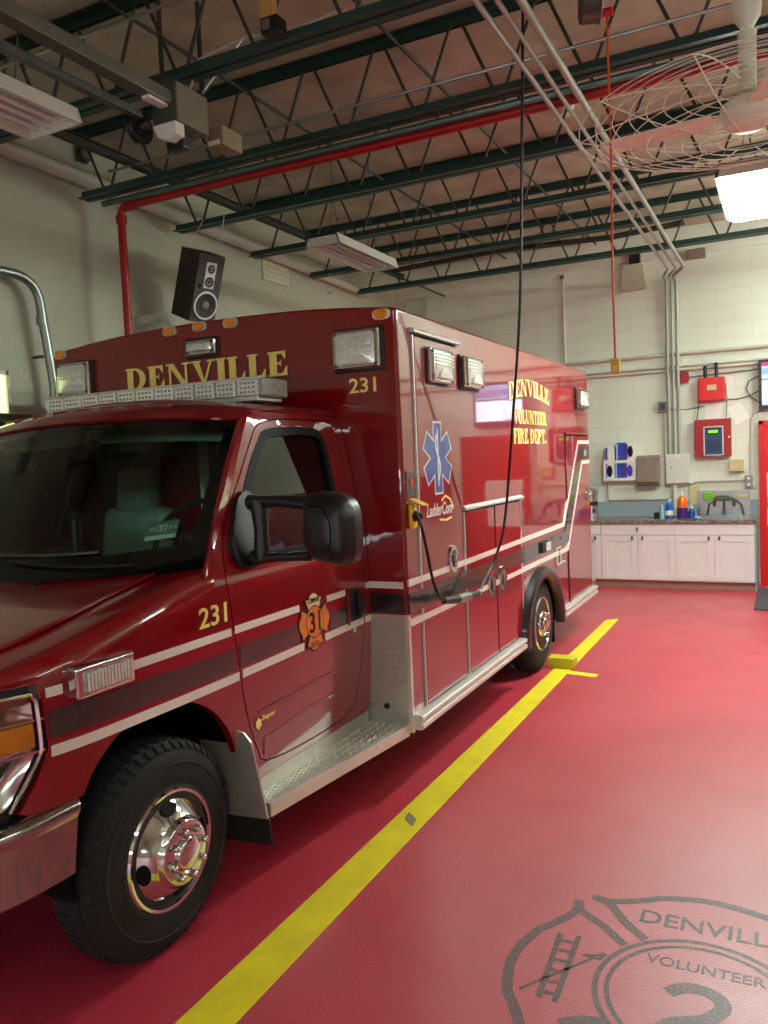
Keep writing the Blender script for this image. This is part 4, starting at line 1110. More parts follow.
def paddle(door, y, z):
    b = MB(); seg = 20
    out = [(y + .066 * math.cos(2 * PI * k / seg), z + .082 * math.sin(2 * PI * k / seg)) for k in range(seg)]
    b.prism(out, 'x', XS + .009, XS + .022, .004)
    h = build('latch_handle', b, M['chrome'], door)
    # handles stay one level deep: cup and paddle share the chrome plate's part
    c = MB().prism([(y + .042 * math.cos(2 * PI * k / seg), z + .052 * math.sin(2 * PI * k / seg) + .004) for k in range(seg)], 'x', XS + .022, XS + .0235)
    build('latch_cup', c, M['steel_dk'], door)
    g = MB().box(XS + .022, XS + .038, y - .026, y + .026, z - .012, z + .030, .006).box(XS + .022, XS + .032, y - .014, y + .014, z - .045, z - .018, .004)
    build('latch_paddle', g, M['chrome'], door)
paddle(d1, 4.335, 1.128); paddle(d2, 4.985, .888); paddle(d3, 5.215, .888); paddle(d4, 7.84, 1.28)

# ---- rub rails and sill
for s in (1, -1):
    X = lambda d: AC + s * (HW + d)
    for y0, y1 in ((3.735, AYc - Aa - .085), (AYc + Aa + .085, 8.0)):
        pr = [(X(-.01), .312), (X(.045), .312), (X(.055), .322), (X(.055), .340), (X(.040), .346), (X(.040), .358), (X(.055), .364), (X(.055), .382), (X(.045), .390), (X(-.01), .390)]
        build('rub_rail', MB().prism(pr, 'y', y0, y1), M['alu'], A)
# ---- stripes on the box
def side_ribbon(pts, w, x0, x1):
    vs = []; n = len(pts)
    for i, p in enumerate(pts):
        a = pts[max(i - 1, 0)]; b = pts[min(i + 1, n - 1)]
        d1_ = (Vector(p) - Vector(a)); d2_ = (Vector(b) - Vector(p))
        d1_ = d1_.normalized() if d1_.length > 1e-6 else d2_.normalized(); d2_ = d2_.normalized() if d2_.length > 1e-6 else d1_
        q = Vector((-(d1_ + d2_).y, (d1_ + d2_).x)).normalized(); k = w / 2 / max(.3, q.dot(Vector((-d1_.y, d1_.x))))
        for sg in (-1, 1):
            for x in (x0, x1): vs.append((x, p[0] + q.x * sg * k, p[1] + q.y * sg * k))
    fs = []
    for i in range(n - 1):
        o = 4 * i
        fs += [(o, o + 2, o + 6, o + 4), (o + 1, o + 5, o + 7, o + 3), (o, o + 4, o + 5, o + 1), (o + 2, o + 3, o + 7, o + 6)]
    fs += [(0, 1, 3, 2), (4 * n - 4, 4 * n - 2, 4 * n - 1, 4 * n - 3)]
    return MB().add(vs, fs)
up_ = [(YFm + .004, 1.079), (6.915, 1.092), (7.505, 1.80), (7.955, 1.80)]
mid_ = [(YFm + .004, .975), (6.975, .978), (7.575, 1.705), (7.955, 1.705)]
low_ = [(YFm + .004, .872), (7.035, .868), (7.645, 1.612), (7.955, 1.612)]
build('reflective_stripe', side_ribbon(up_, .034, XS - .001, XS + .0112), M['stripe'], A)
build('reflective_stripe', side_ribbon(low_, .034, XS - .001, XS + .0112), M['stripe'], A)
build('grey_band', side_ribbon(mid_, .108, XS - .001, XS + .0111), M['band'], A)
# front face of the box: stripe ends and the tread plate stone guard
build('reflective_stripe', MB().box(-1.995, XS - .020, YFm - .0015, YFm + .01, 1.052, 1.087), M['stripe'], A)
build('grey_band', MB().box(-1.995, XS - .020, YFm - .0015, YFm + .01, .925, 1.028), mat('band_black', srgb(24, 24, 25), .3, coat=.6), A)
sg_ = MB().box(-2.02, XS - .004, YFm - .006, YFm + .01, .30, .915)
for i in range(8):
    for j in range(18):
        x = -2.0 + i * .029 + (.0145 if j % 2 else 0); z = .322 + j * .033
        if x > XS - .025: continue
        a = .7 if (i + j) % 2 else -.7
        dx, dz = math.cos(a) * .0115, math.sin(a) * .0115; nx, nz = -math.sin(a) * .004, math.cos(a) * .004
        y = YFm - .006
        sg_.add([(x - dx, y, z - dz), (x + nx, y, z + nz), (x + dx, y, z + dz), (x - nx, y, z - nz), (x, y - .0055, z)], [(0, 1, 4), (1, 2, 4), (2, 3, 4), (3, 0, 4)])
gd = build('stone_guard', sg_, M['plate'], A)
build('guard_edge', MB().box(XS - .016, XS + .006, YFm - .008, YFm + .018, .30, .915, .002), M['alu'], gd)
build('guard_plug', MB().lathe([(.016, 0), (.016, .006), (.009, .008), (.007, .003), (0, .003)], (-1.905, YFm - .006, .43), (0, -1, 0), 16), M['black'], gd)

# ---- warning lights on the box
def warn(axis, a0, a1, z0, z1, depth=.05, m='lens'):
    """square chromed warning light: axis 'f' on the front wall, 's' on the driver's side"""
    def P(mb):
        if axis == 'f': return mb
        return MB().add([(XS + (YFm - p[1]), p[0], p[2]) for p in mb.v], mb.f)
    y = YFm
    fl = build('warning_light', P(MB().box(a0 - .012, a1 + .012, y - .012, y + .004, z0 - .012, z1 + .012, .005)), M['black'], A)
    build('bezel', P(MB().box(a0, a1, y - depth, y - .010, z0, z1, .012, 3)), M['chrome'], fl)
    f = .022
    ln = MB().grid(lambda u, v: (a0 + f + (a1 - a0 - 2 * f) * u, y - depth - .004 - .012 * math.sin(PI * u) ** .5 * math.sin(PI * v) ** .5, z0 + f + (z1 - z0 - 2 * f) * v), 10, 10)
    build('lens', P(ln), M[m], fl)
    r = (a1 - a0) * .27; xm = (a0 + a1) / 2
    bl = MB().prism([(xm + r * math.cos(PI * k / 12), z0 + f + .006 + r * .62 * math.sin(PI * k / 12)) for k in range(13)], 'y', y - depth - .020, y - depth - .010)
    build('reflector_bowl', P(bl), M['white_decal'], fl)
    for x in (a0 + .02, a1 - .02):
        for z in (z0 + .02, z1 - .02): build('screw', P(MB().cyl((x, y - depth - .006, z), (x, y - depth + .002, z), .010, 10)), M['steel_dk'], fl)
    rb = MB()
    for k in range(4): rb.box(a0 + f + .01, a1 - f - .01, y - depth - .018, y - depth - .008, z0 + (z1 - z0) * (.5 + .1 * k), z0 + (z1 - z0) * (.54 + .1 * k), .003)
    build('lens_rib', P(rb), M['lens'], fl)
warn('f', -2.112, -1.842, 2.186, 2.388)
warn('f', 2 * AC + 1.842, 2 * AC + 2.112, 2.196, 2.402)
warn('f', -3.092, -2.878, 2.352, 2.444, .035)
warn('s', 4.055, 4.375, 2.125, 2.315, .045)
warn('s', 4.575, 4.880, 2.128, 2.314, .045)
warn('s', 7.47, 7.80, 2.11, 2.29, .05)
# amber marker lamps
for x, z in ((2 * AC + 1.842, 2.466), (-3.218, 2.515), (-2.998, 2.520), (-2.780, 2.515), (-1.842, 2.452)):
    o = [(x + .050 * math.copysign(abs(math.cos(t)) ** .6, math.cos(t)), z + .027 * math.copysign(abs(math.sin(t)) ** .8, math.sin(t))) for t in [2 * PI * k / 24 for k in range(24)]]
    mk = build('marker_lamp', MB().prism(o, 'y', YFm - .012, YFm + .004, .003), M['alu'], A)
    i_ = [(x + (p[0] - x) * .74, z + (p[1] - z) * .86) for p in o]
    build('amber_lens', MB().prism(i_, 'y', YFm - .022, YFm - .010, .005), M['amber'], mk)

# ---- lettering on the box
def lettered(name, mb_gold, mb_dark, lab):
    o = build(name, mb_gold, M['gold'], A, lab)
    build('letter_shadow', mb_dark, M['black_decal'], o)
s_ = serif_mb('DENVILLE', 1.16, .132, .0024)
lettered('lettering', on_front(s_, -3.577, YFm - .0012, 2.196), on_front(serif_mb('DENVILLE', 1.16, .132, .0018), -3.572, YFm - .0004, 2.191), 'gold town name lettering across the front of the box')
build('unit_number', on_front(text_mb('231', .155, .076, .003), -2.046, YFm, 2.068), M['gold'], A)
s_ = serif_mb('DENVILLE', 1.05, .125, .0024, arch=.05)
lettered('lettering', on_side(s_, XS, 5.515, 2.095), on_side(serif_mb('DENVILLE', 1.05, .125, .0016, arch=.05), XS, 5.520, 2.091), 'arched gold town name lettering on the side')
lettered('lettering', on_side(serif_mb('VOLUNTEER', .86, .105, .0024), XS, 5.615, 1.935), on_side(serif_mb('VOLUNTEER', .86, .105, .0016), XS, 5.619, 1.932), 'gold VOLUNTEER lettering on the side')
lettered('lettering', on_side(serif_mb('FIRE DEPT.', .86, .112, .0024), XS, 5.60, 1.79), on_side(serif_mb('FIRE DEPT.', .86, .112, .0016), XS, 5.604, 1.787), 'gold FIRE DEPT. lettering on the side')
# blue star of life on the first compartment door
def star(R, w, x0, x1, cy, cz):
    pts = []
    for k in range(6):
        a = math.radians(90 - 60 * k)
        u = Vector((math.cos(a), math.sin(a))); v = Vector((u.y, -u.x))
        rin = w / math.sin(math.radians(30)) * .5
        pts += [u * R - v * w / 2, u * R + v * w / 2]
        b = a - math.radians(30)
        pts.append(Vector((math.cos(b), math.sin(b))) * rin)
    return MB().prism([(cy + p.x * 1.0, cz + p.y) for p in pts], 'x', x0, x1)
cy, cz = 4.172, 1.715
st = build('star_of_life', star(.203, .118, XS + .009, XS + .0112, cy, cz), M['white_decal'], A, 'white edged blue six pointed medical star')
build('blue_field', star(.192, .098, XS + .011, XS + .0120, cy, cz), M['blue_decal'], st)
stf = side_ribbon([(cy - .005, cz - .155), (cy + .002, cz + .16)], .013, XS + .0118, XS + .0126)
sn = side_ribbon([(cy + .035 * math.sin(6.0 * t) * (.5 + .5 * t), cz - .12 + .25 * t) for t in [k / 24 for k in range(25)]], .017, XS + .0118, XS + .0130)
stf.add(sn.v, sn.f)
build('serpent_staff', stf, M['white_decal'], st)
# builder's script and swoosh under the star
bs_ = MB()
t_ = on_side(text_mb('LadderCom', .36, .072, .002, .25), XS + .010, 3.985, 1.395); 
mk_ = build('maker_script', t_, M['white_decal'], A)
sw = side_ribbon([(4.20, 1.475), (4.26, 1.50), (4.33, 1.475), (4.37, 1.43), (4.345, 1.415)], .012, XS + .009, XS + .0118)
s2_ = side_ribbon([(4.16, 1.372), (4.26, 1.362), (4.34, 1.372)], .012, XS + .009, XS + .0118); sw.add(s2_.v, s2_.f)
build('maker_swoosh', sw, M['gold'], mk_)
# shore power inlet with its little indicator plate
pi_ = build('power_inlet', MB().box(XS, XS + .025, 3.765, 3.838, 1.355, 1.485, .012), M['yellow_pl'], A)
build('inlet_flap', MB().box(-.004, .004, -.036, .036, -.045, .045, .003).xf(Matrix.Translation((XS + .050, 3.802, 1.492)) @ Matrix.Rotation(-1.15, 4, 'Y')), M['yellow_pl'], pi_)
ip = build('indicator_plate', MB().box(XS, XS + .006, 3.760, 3.858, 1.52, 1.655, .002), M['steel_dk'], A)
build('indicator_lamp', MB().box(XS + .006, XS + .010, 3.795, 3.825, 1.575, 1.615), M['red_box'], ip)
# side marker, fuel latch and door sign near the rear
sm = build('side_marker', MB().box(XS, XS + .03, 6.15, 6.36, .935, 1.018, .006), M['black'], A)
build('lens', MB().box(XS + .028, XS + .045, 6.225, 6.35, .942, 1.010, .006), M['lens'], sm)
fl = build('fuel_door', MB().box(XS, XS + .008, 6.65, 6.80, .755, .93, .004), M['alu'], A)
build('fuel_recess', MB().box(XS + .004, XS + .0095, 6.685, 6.78, .785, .905, .002), M['black'], fl)
build('latch_bar', MB().box(XS + .009, XS + .02, 6.72, 6.745, .80, .88, .004).box(XS + .004, XS + .02, 6.64, 6.88, .772, .784), M['alu'], fl)
build('unit_plate', on_side(text_mb('31', .075, .055, .002), XS + .0112, 7.74, 1.672), M['white_decal'], A)

# ---- underside
ch = MB()
for s in (-1, 1): ch.box(AC + s * .45 - .05, AC + s * .45 + .05, 1.5, 7.9, .40, .58)
ch.box(AC - .5, AC + .5, 2.6, 3.6, .36, .60).cyl((AC - .9, WY, WZ), (AC + .9, WY, WZ), .07, 14).cyl((AC - .9, 2.13, WZ - .04), (AC + .9, 2.13, WZ - .04), .05, 12)
ch.box(AC - .25, AC + .25, 6.1, 6.55, .22, .50, .05).box(AC - 1.12, AC + 1.12, 4.0, 5.7, .33, .42).box(AC - .8, AC + .8, 7.0, 7.8, .36, .5)
build('chassis', ch, M['seal'], A)
for s in (-1, 1):
    x = AC + s * .93
    build('mud_flap', MB().box(x - .23, x + .23, 6.72, 6.735, .10, .55, .004), M['rubber'], A)
sbp = MB().box(AC - 1.2, AC + 1.2, 8.0, 8.24, .40, .46, .01)
build('rear_step', sbp, M['plate'], A)

# ---- wheels
def wheel(xo, y, s, dual):
    """xo: outer tyre face, s: +1 when the outside looks to +x"""
    ax_ = (s, 0, 0)
    o = (xo, y, .375)
    tp = [(.205, -.015), (.225, -.004), (.262, 0.0), (.300, -.003), (.332, -.014), (.352, -.032), (.366, -.048), (.374, -.07), (.375, -.11), (.374, -.15), (.362, -.185), (.33, -.205), (.26, -.215), (.205, -.20), (.20, -.10)]
    if dual:
        tp2 = [(r, h - .25) for r, h in tp]
    t = MB().lathe(tp, o, ax_, 56, close=True)
    if dual: t.lathe(tp2, o, ax_, 40, close=True)
    # shoulder tread blocks
    for k in range(52):
        a = 2 * PI * k / 52
        for h0, h1, r0, r1, sk_ in ((-.046, -.020, .340, .372, 0), (-.105, -.055, .368, .3785, .03), (-.165, -.115, .368, .3785, -.02)):
            q = []
            for h in (h0, h1):
                for r in (r0, r1):
                    for da in (-.036, .036):
                        b = a + da + sk_
                        rr = r if not (h == h1 and r == r1 and h1 == -.020) else .350
                        q.append((xo + s * h, y + rr * math.cos(b), .375 + rr * math.sin(b)))
            t.add(q, [(0, 1, 3, 2), (4, 6, 7, 5), (0, 4, 5, 1), (2, 3, 7, 6), (0, 2, 6, 4), (1, 5, 7, 3)])
    w = build('wheel', t, M['rubber'], A)
    build('sidewall_ring', MB().lathe([(.296, -.004), (.298, .0012), (.301, .0012), (.303, -.005)], o, ax_, 48), mat('sidewall', srgb(40, 40, 38), .6), w)
    if not dual:
        rp = [(.212, -.012), (.214, -.002), (.208, .006), (.198, .004), (.193, -.010), (.187, -.016), (.177, -.010), (.160, .008), (.143, .026), (.130, .038), (.124, .042), (.120, .046), (.112, .062), (.104, .066), (.062, .068), (.058, .080), (.048, .088), (.0, .090)]
        hr, hx, hs_ = .156, .012, .026
    else:
        rp = [(.212, -.012), (.214, -.002), (.208, .006), (.198, .003), (.190, -.015), (.180, -.045), (.160, -.07), (.140, -.075), (.122, -.070), (.114, -.04), (.106, .0), (.095, .012), (.06, .014), (.052, .030), (.040, .038), (.0, .040)]
        hr, hx, hs_ = .150, -.070, .022
    build('wheel_cover', MB().lathe(rp, o, ax_, 56), M['chrome'], w)
    for k in range(4):
        a = math.radians(97 + 90 * k)
        c0 = (xo + s * hx, y - s * hr * math.cos(a) * -1, .375 + hr * math.sin(a))
        u = Vector((0, -math.sin(a), math.cos(a))); v = Vector((-s * .78, math.cos(a) * .62, math.sin(a) * .62))
        if dual: v = Vector((0, math.cos(a), math.sin(a)))
        nn = u.cross(v).normalized() * .012
        if nn.x * s < 0: nn = -nn
        c0 = Vector(c0)
        pts = [c0 + nn * .55 + u * (hs_ * 1.35 * math.cos(q)) + v * (hs_ * .95 * math.sin(q)) for q in [2 * PI * j / 20 for j in range(20)]]
        pb = [p - nn * 1.2 for p in pts]
        build('hand_hole', MB().add(pts + pb, [tuple(range(20)), tuple(range(39, 19, -1))] + [(j, (j + 1) % 20, 20 + (j + 1) % 20, 20 + j) for j in range(20)]), M['seal'], w)
    for k in range(8):
        a = 2 * PI * k / 8 + .2
        h0 = .066 if not dual else .012
        p0 = (xo + s * h0, y + .083 * math.cos(a), .375 + .083 * math.sin(a)); p1 = (xo + s * (h0 + .020), p0[1], p0[2])
        build('lug_nut', MB().cyl(p0, p1, .0135, 6).ball((p1[0], p1[1], p1[2]), .0115, 10, 6), M['chrome'], w)
YFW = 2.13
wheel(-1.975, YFW, 1, False); wheel(2 * AC + 1.975, YFW, -1, False)
wheel(-1.760, WY, 1, True); wheel(2 * AC + 1.760, WY, -1, True)
# ---------------------------------------------------------------- cab surfaces
def wid(y, z):
    a = interp(z, [0, .35, .6, .95, 1.2, 1.35, 1.92, 1.97], [.95, .965, .985, 1.0, .995, .98, .865, .835])
    if y < 1.9: a -= .10 * ((1.9 - y) / .5) ** 2.2
    return a
def yz_sheet(outline, holes, off=0, zc=None, yc=None):
    bm = bmesh.new(); es = []
    for lp in [outline] + list(holes):
        vs = [bm.verts.new((0, p[0], p[1])) for p in lp]
        es += [bm.edges.new((vs[i], vs[(i + 1) % len(vs)])) for i in range(len(vs))]
    bmesh.ops.triangle_fill(bm, use_beauty=True, use_dissolve=False, edges=es, normal=(1, 0, 0))
    y0 = min(p[0] for p in outline); y1 = max(p[0] for p in outline); z0 = min(p[1] for p in outline); z1 = max(p[1] for p in outline)
    def cut(co, no):
        bmesh.ops.bisect_plane(bm, geom=bm.verts[:] + bm.edges[:] + bm.faces[:], plane_co=co, plane_no=no, dist=1e-5)
    z = math.floor(z0 / .06) * .06
    while z < z1:
        cut((0, 0, z + .0013), (0, 0, 1)); z += .06
    y = math.floor(y0 / .1) * .1
    while y < y1:
        if y < 2.0 or True: cut((0, y + .0017, 0), (0, 1, 0))
        y += .05 if y < 1.95 else .2
    for v in bm.verts: v.co.x = AC + wid(v.co.y, v.co.z) + off
    m = MB(); m.bm(bm); bm.free()
    return m
def thick(m, th):
    """shell: copy the sheet inwards (towards the centre line) and close its rim"""
    n = len(m.v)
    from collections import Counter
    cnt = Counter()
    for f in m.f:
        for i in range(len(f)): cnt[frozenset((f[i], f[(i + 1) % len(f)]))] += 1
    fs = list(m.f) + [tuple(i + n for i in f[::-1]) for f in m.f]
    for f in m.f:
        for i in range(len(f)):
            a, b = f[i], f[(i + 1) % len(f)]
            if cnt[frozenset((a, b))] == 1: fs.append((b, a, a + n, b + n))
    m.v = m.v + [(p[0] - th, p[1], p[2]) for p in m.v]; m.f = fs
    return m
def grow(poly, d):
    """push an outline outwards by d"""
    n = len(poly); area = sum(poly[i][0] * poly[(i + 1) % n][1] - poly[(i + 1) % n][0] * poly[i][1] for i in range(n))
    sg = 1 if area > 0 else -1; out = []
    for i in range(n):
        a = Vector(poly[i - 1]); p = Vector(poly[i]); b = Vector(poly[(i + 1) % n])
        t = ((p - a).normalized() + (b - p).normalized()).normalized()
        out.append((p.x + sg * t.y * d, p.y - sg * t.x * d))
    return out
def sm(pts, k=3):
    """closed smooth outline through the points"""
    n = len(pts); out = []
    for i in range(n):
        p0, p1, p2, p3 = pts[i - 1], pts[i], pts[(i + 1) % n], pts[(i + 2) % n]
        for j in range(k):
            t = j / k
            out.append(tuple(.5 * (2 * b + (c - a) * t + (2 * a - 5 * b + 4 * c - d) * t * t + (3 * b - a - 3 * c + d) * t ** 3) for a, b, c, d in zip(p0, p1, p2, p3)))
    return out
arch = spline([(1.772, .712), (1.826, .79), (1.927, .861), (2.068, .890), (2.248, .871), (2.376, .811), (2.477, .716), (2.531, .614), (2.57, .50)], 4)
side_out = [(1.565, .730), (1.60, .713), (1.70, .708)] + arch + [(2.60, .43), (2.70, .405), (3.68, .405), (3.715, .45), (3.715, 1.2), (3.715, 1.95), (3.3, 1.958), (2.98, 1.955),
            (2.915, 1.935), (2.86, 1.872), (2.76, 1.735), (2.65, 1.583), (2.57, 1.488), (2.509, 1.420), (2.45, 1.340), (2.40, 1.262), (2.25, 1.222), (2.1, 1.195), (1.95, 1.160), (1.8, 1.120), (1.70, 1.090), (1.648, 1.068), (1.660, .90), (1.62, .81)]
door = [(2.985, 1.900), (2.93, 1.865), (2.89, 1.82), (2.738, 1.650), (2.62, 1.520), (2.556, 1.412), (2.540, 1.315), (2.546, 1.194), (2.565, 1.03), (2.598, .818), (2.64, .66), (2.70, .53), (2.76, .47),
        (3.05, .445), (3.38, .445), (3.47, .46), (3.551, .53), (3.613, .746), (3.655, .997), (3.662, 1.154), (3.660, 1.364), (3.656, 1.57), (3.648, 1.804), (3.630, 1.885), (3.58, 1.918), (3.36, 1.925), (3.13, 1.922)]
win = [(3.02, 1.865), (2.96, 1.825), (2.87, 1.735), (2.77, 1.61), (2.70, 1.50), (2.68, 1.42), (2.70, 1.345), (2.80, 1.325), (3.2, 1.320), (3.44, 1.325), (3.49, 1.36), (3.505, 1.55), (3.505, 1.78), (3.485, 1.85), (3.42, 1.878), (3.2, 1.88)]
door_s = sm(door, 2); win_s = sm(win, 3)
cs = thick(yz_sheet(side_out, [grow(door_s, .006)]), .03)
build('cab_side', cs, M['red'], A); build('cab_side', cs.mirx(AC), M['red'], A)
# door aperture lining
for s in (1, -1):
    vs = []
    ap = grow(door_s, .02)
    for p in ap:
        for d in (-.032, -.075): vs.append((AC + s * (wid(*p) + d), p[0], p[1]))
    n = len(ap)
    ap2 = grow(door_s, -.035)
    for p in ap2: vs.append((AC + s * (wid(*p) - .032), p[0], p[1]))
    fs = [(2 * i, 2 * i + 1, 2 * ((i + 1) % n) + 1, 2 * ((i + 1) % n)) for i in range(n)]
    fs += [(2 * i, 2 * ((i + 1) % n), 2 * n + (i + 1) % n, 2 * n + i) for i in range(n)]
    build('door_weatherstrip', MB().add(vs, fs), M['seal'], A)
def cab_door(s):
    def S(m): return m if s > 0 else m.mirx(AC)
    d = build('cab_door', S(thick(yz_sheet(door_s, [win_s], .001), .028)), M['red'], A)
    fr = yz_sheet(grow(win_s, .012), [grow(win_s, -.028)], .004)
    build('window_frame', S(thick(fr, .03)), M['seal'], d)
    build('window_glass', S(thick(yz_sheet(grow(win_s, -.02), [], -.012), .004)), M['sideglass'], d)
    dv = MB()
    dv.add([(AC + wid(y, z) + o, y + e, z) for y, z in ((2.93, 1.80), (2.93, 1.33)) for e in (-.012, .012) for o in (-.02, -.004)], [(0, 1, 3, 2), (4, 6, 7, 5), (0, 4, 5, 1), (2, 3, 7, 6), (0, 2, 6, 4), (1, 5, 7, 3)])
    h = thick(yz_sheet([(3.462, .918), (3.462, 1.075), (3.585, 1.075), (3.585, .918)], [], .009), .012)
    build('door_handle', S(h), M['black'], d)
    g = MB(); w_ = wid(3.52, 1.0)
    g.box(AC + w_ + .006, AC + w_ + .030, 3.545, 3.570, .935, 1.06, .006)
    build('handle_grip', S(g), M['black'], d)
    g = MB(); g.box(AC + w_ + .004, AC + w_ + .012, 3.455, 3.476, .905, 1.088, .004)
    build('handle_surround', S(g), M['red_dark'], d)
    g = MB().cyl((AC + wid(3.53, .868) - .002, 3.532, .868), (AC + wid(3.53, .868) + .006, 3.532, .868), .013, 16)
    build('door_lock', S(g), M['alu'], d)
    # pressed character line low on the door
    cl = thick(yz_sheet([(2.70, .690), (2.70, .700), (3.05, .718), (3.45, .712), (3.45, .704), (3.05, .706)], [], .006), .008)
    build('body_crease', S(cl), M['red_dark'], d)
    cl = thick(yz_sheet([(2.735, .50), (2.735, .575), (3.0, .598), (3.40, .610), (3.50, .575), (3.48, .49), (3.38, .462), (2.80, .480)], [], .004), .008)
    build('lower_molding', S(cl), M['red'], d)
    ip_ = MB().box(AC + .845, AC + .90, 2.75, 3.52, .55, 1.30, .02)
    build('inner_trim', S(ip_), M['inter'], d)
    return d
dr_ = cab_door(1); dl_ = cab_door(-1)

# ---- stripes, emblem and number on the driver's cab side
def decal(outl, off=.0045, th=.006, holes=()): return thick(yz_sheet(outl, holes, off), th)
def strip(ys, zc, w, off=.0045):
    top = [(y, z + w / 2) for y, z in zip(ys, zc)]; bot = [(y, z - w / 2) for y, z in zip(ys, zc)]
    return decal(bot + top[::-1], off)
for ys in ((1.662, 1.715), (1.985, 2.25, 2.535)):
    build('reflective_stripe', strip(ys, [1.068] * len(ys), .030), M['stripe'], A)
for ys in ((2.560, 2.8, 3.03), (3.272, 3.45), (3.672, 3.712)):
    build('reflective_stripe', strip(ys, [1.071] * len(ys), .030), M['stripe'], A)
build('reflective_stripe', strip((1.668, 1.95, 2.25, 2.572), (.888, .885, .882, .882), .034), M['stripe'], A)
for ys in ((2.597, 2.8, 3.055), (3.245, 3.45, 3.628), (3.65, 3.712)):
    build('reflective_stripe', strip(ys, [.886 + .012 * (y - 2.6) for y in ys], .034), M['stripe'], A)
build('grey_band', strip((1.664, 1.95, 2.25, 2.555), (.972, .966, .958, .955), .085), M['band'], A)
for ys in ((2.583, 2.8, 3.02), (3.29, 3.40, 3.452), (3.60, 3.645)):
    build('grey_band', strip(ys, [.960] * len(ys), .088), M['band'], A)
def on_cab(mb, y, z, off=.003):
    return MB().add([(AC + wid(y + p[0], z + p[1]) + off + p[2], y + p[0], z + p[1]) for p in mb.v], mb.f)
un = build('unit_number', on_cab(text_mb('231', .165, .078, .003, .05), 2.347, 1.116), M['gold'], A)
build('letter_shadow', on_cab(text_mb('231', .165, .078, .0018, .05), 2.354, 1.110), M['black_decal'], un)
# maltese cross company emblem on the door
ecy, ecz = 3.148, .988
def mal(r, lo, hi):
    pts = []
    for k in range(4):
        a0 = 90 * k
        for da, rr in ((-33, 1.02), (-22, .93), (-10, 1.02), (0, 1.06), (10, 1.02), (22, .93), (33, 1.02)):
            a = math.radians(a0 + da); pts.append((rr * r * math.cos(a) * 1.0, rr * r * math.sin(a)))
        a = math.radians(a0 + 45); pts.append((.68 * r * math.cos(a), .68 * r * math.sin(a)))
    return pts
em_bg = MB().prism([(p[0] * 1.06, p[1] * 1.06) for p in mal(.125, 0, 0)], 'z', 0, .002)
eb = build('company_emblem', on_cab(em_bg, ecy, ecz, .004), M['black_decal'], A)
for k in range(4):
    c = MB(); a0 = 90 * k; pts = []
    for da, rr in ((-32, 1.0), (-22, .93), (-10, 1.02), (0, 1.06), (10, 1.02), (22, .93), (32, 1.0)):
        a = math.radians(a0 + da); pts.append((rr * .125 * math.cos(a), rr * .125 * math.sin(a)))
    for da in range(36, -37, -9):
        a = math.radians(a0 + da); pts.append((.076 * math.cos(a), .076 * math.sin(a)))
    c.prism(pts, 'z', .001, .0032)
    build('emblem_arm', on_cab(c, ecy, ecz, .004), M['cream_decal'] if k == 1 else M['orange_decal'], eb)
c = MB().prism([(.071 * math.cos(2 * PI * k / 28), .071 * math.sin(2 * PI * k / 28)) for k in range(28)], 'z', .001, .0034)
build('emblem_disc', on_cab(c, ecy, ecz, .004), M['orange_decal'], eb)
build('emblem_number', on_cab(text_mb('31', .094, .096, .005), ecy - .047, ecz - .048, .004), M['black_decal'], eb)
build('emblem_text', on_cab(text_mb('COMPANY', .10, .024, .0046), ecy - .05, ecz + .088, .004), M['black_decal'], eb)
build('emblem_text', on_cab(text_mb('D.F.D.', .07, .024, .0046), ecy - .035, ecz - .116, .004), M['black_decal'], eb)
# small gilt badge low at the front of the door
bd = MB().prism([(.022 * math.cos(a) * (1 if i % 2 else .72), .026 * math.sin(a) * (1 if i % 2 else .72)) for i, a in enumerate([2 * PI * k / 12 for k in range(12)])], 'z', 0, .004)
bg = build('gilt_badge', on_cab(bd, 2.690, .650, .005), M['gold'], A)
build('badge_script', on_cab(text_mb('Super', .10, .026, .004, .3), 2.712, .650, .004), M['gold'], bg)

# ---- fender light
wq = AC + wid(1.85, 1.08)
fm = build('fender_light', MB().box(wq - .03, wq + .045, 1.728, 1.972, 1.028, 1.130, .012, 3), M['chrome'], A)
build('lens', MB().box(wq + .03, wq + .056, 1.748, 1.952, 1.044, 1.114, .010, 3), M['lens_dk'], fm)
rb = MB()
for k in range(14): rb.box(wq + .054, wq + .059, 1.758 + k * .0138, 1.765 + k * .0138, 1.05, 1.108)
build('lens_rib', rb, M['lens'], fm)

# ---- bonnet, wings and nose
def nose_y(X):
    X = abs(X)
    return interp(X, [0, .3, .55, .70, .78, .84, .88, .92, .955, .985], [1.300, 1.306, 1.325, 1.350, 1.375, 1.405, 1.435, 1.485, 1.560, 1.70])
def back_y(X): return 2.175 + .285 * min(1, abs(X) / .945) ** 2.4
def crest(y): return interp(y, [1.35, 1.5, 1.78, 2.1, 2.42, 2.60], [1.120, 1.125, 1.185, 1.258, 1.325, 1.36])
def ridge(y): return interp(y, [1.28, 1.4, 1.8, 2.2, 2.5], [1.120, 1.150, 1.222, 1.288, 1.335])
def top_pt(u, v):
    """u in -1..1 across, v in 0..1 front to back"""
    a = abs(u); sgn = 1 if u >= 0 else -1
    # width at this row
    y = 2.0
    for _ in range(4):
        X = a * min(wid(max(y, 1.45), 1.1), .995)
        y = nose_y(X) + (back_y(X) - nose_y(X)) * v
    z = ridge(y) + (crest(y) - ridge(y)) * a ** 2
    W = min(wid(max(y, 1.45), 1.1), .995)
    d = W - X
    r = .075
    if d < r: z -= r - math.sqrt(max(0, r * r - (r - d) ** 2))
    fr = y - nose_y(X)
    if fr < .06: z -= .035 * (1 - fr / .06) ** 2
    return (AC + sgn * X, y, z)
us = [1 - (1 - k / 30) ** 1.8 for k in range(31)]
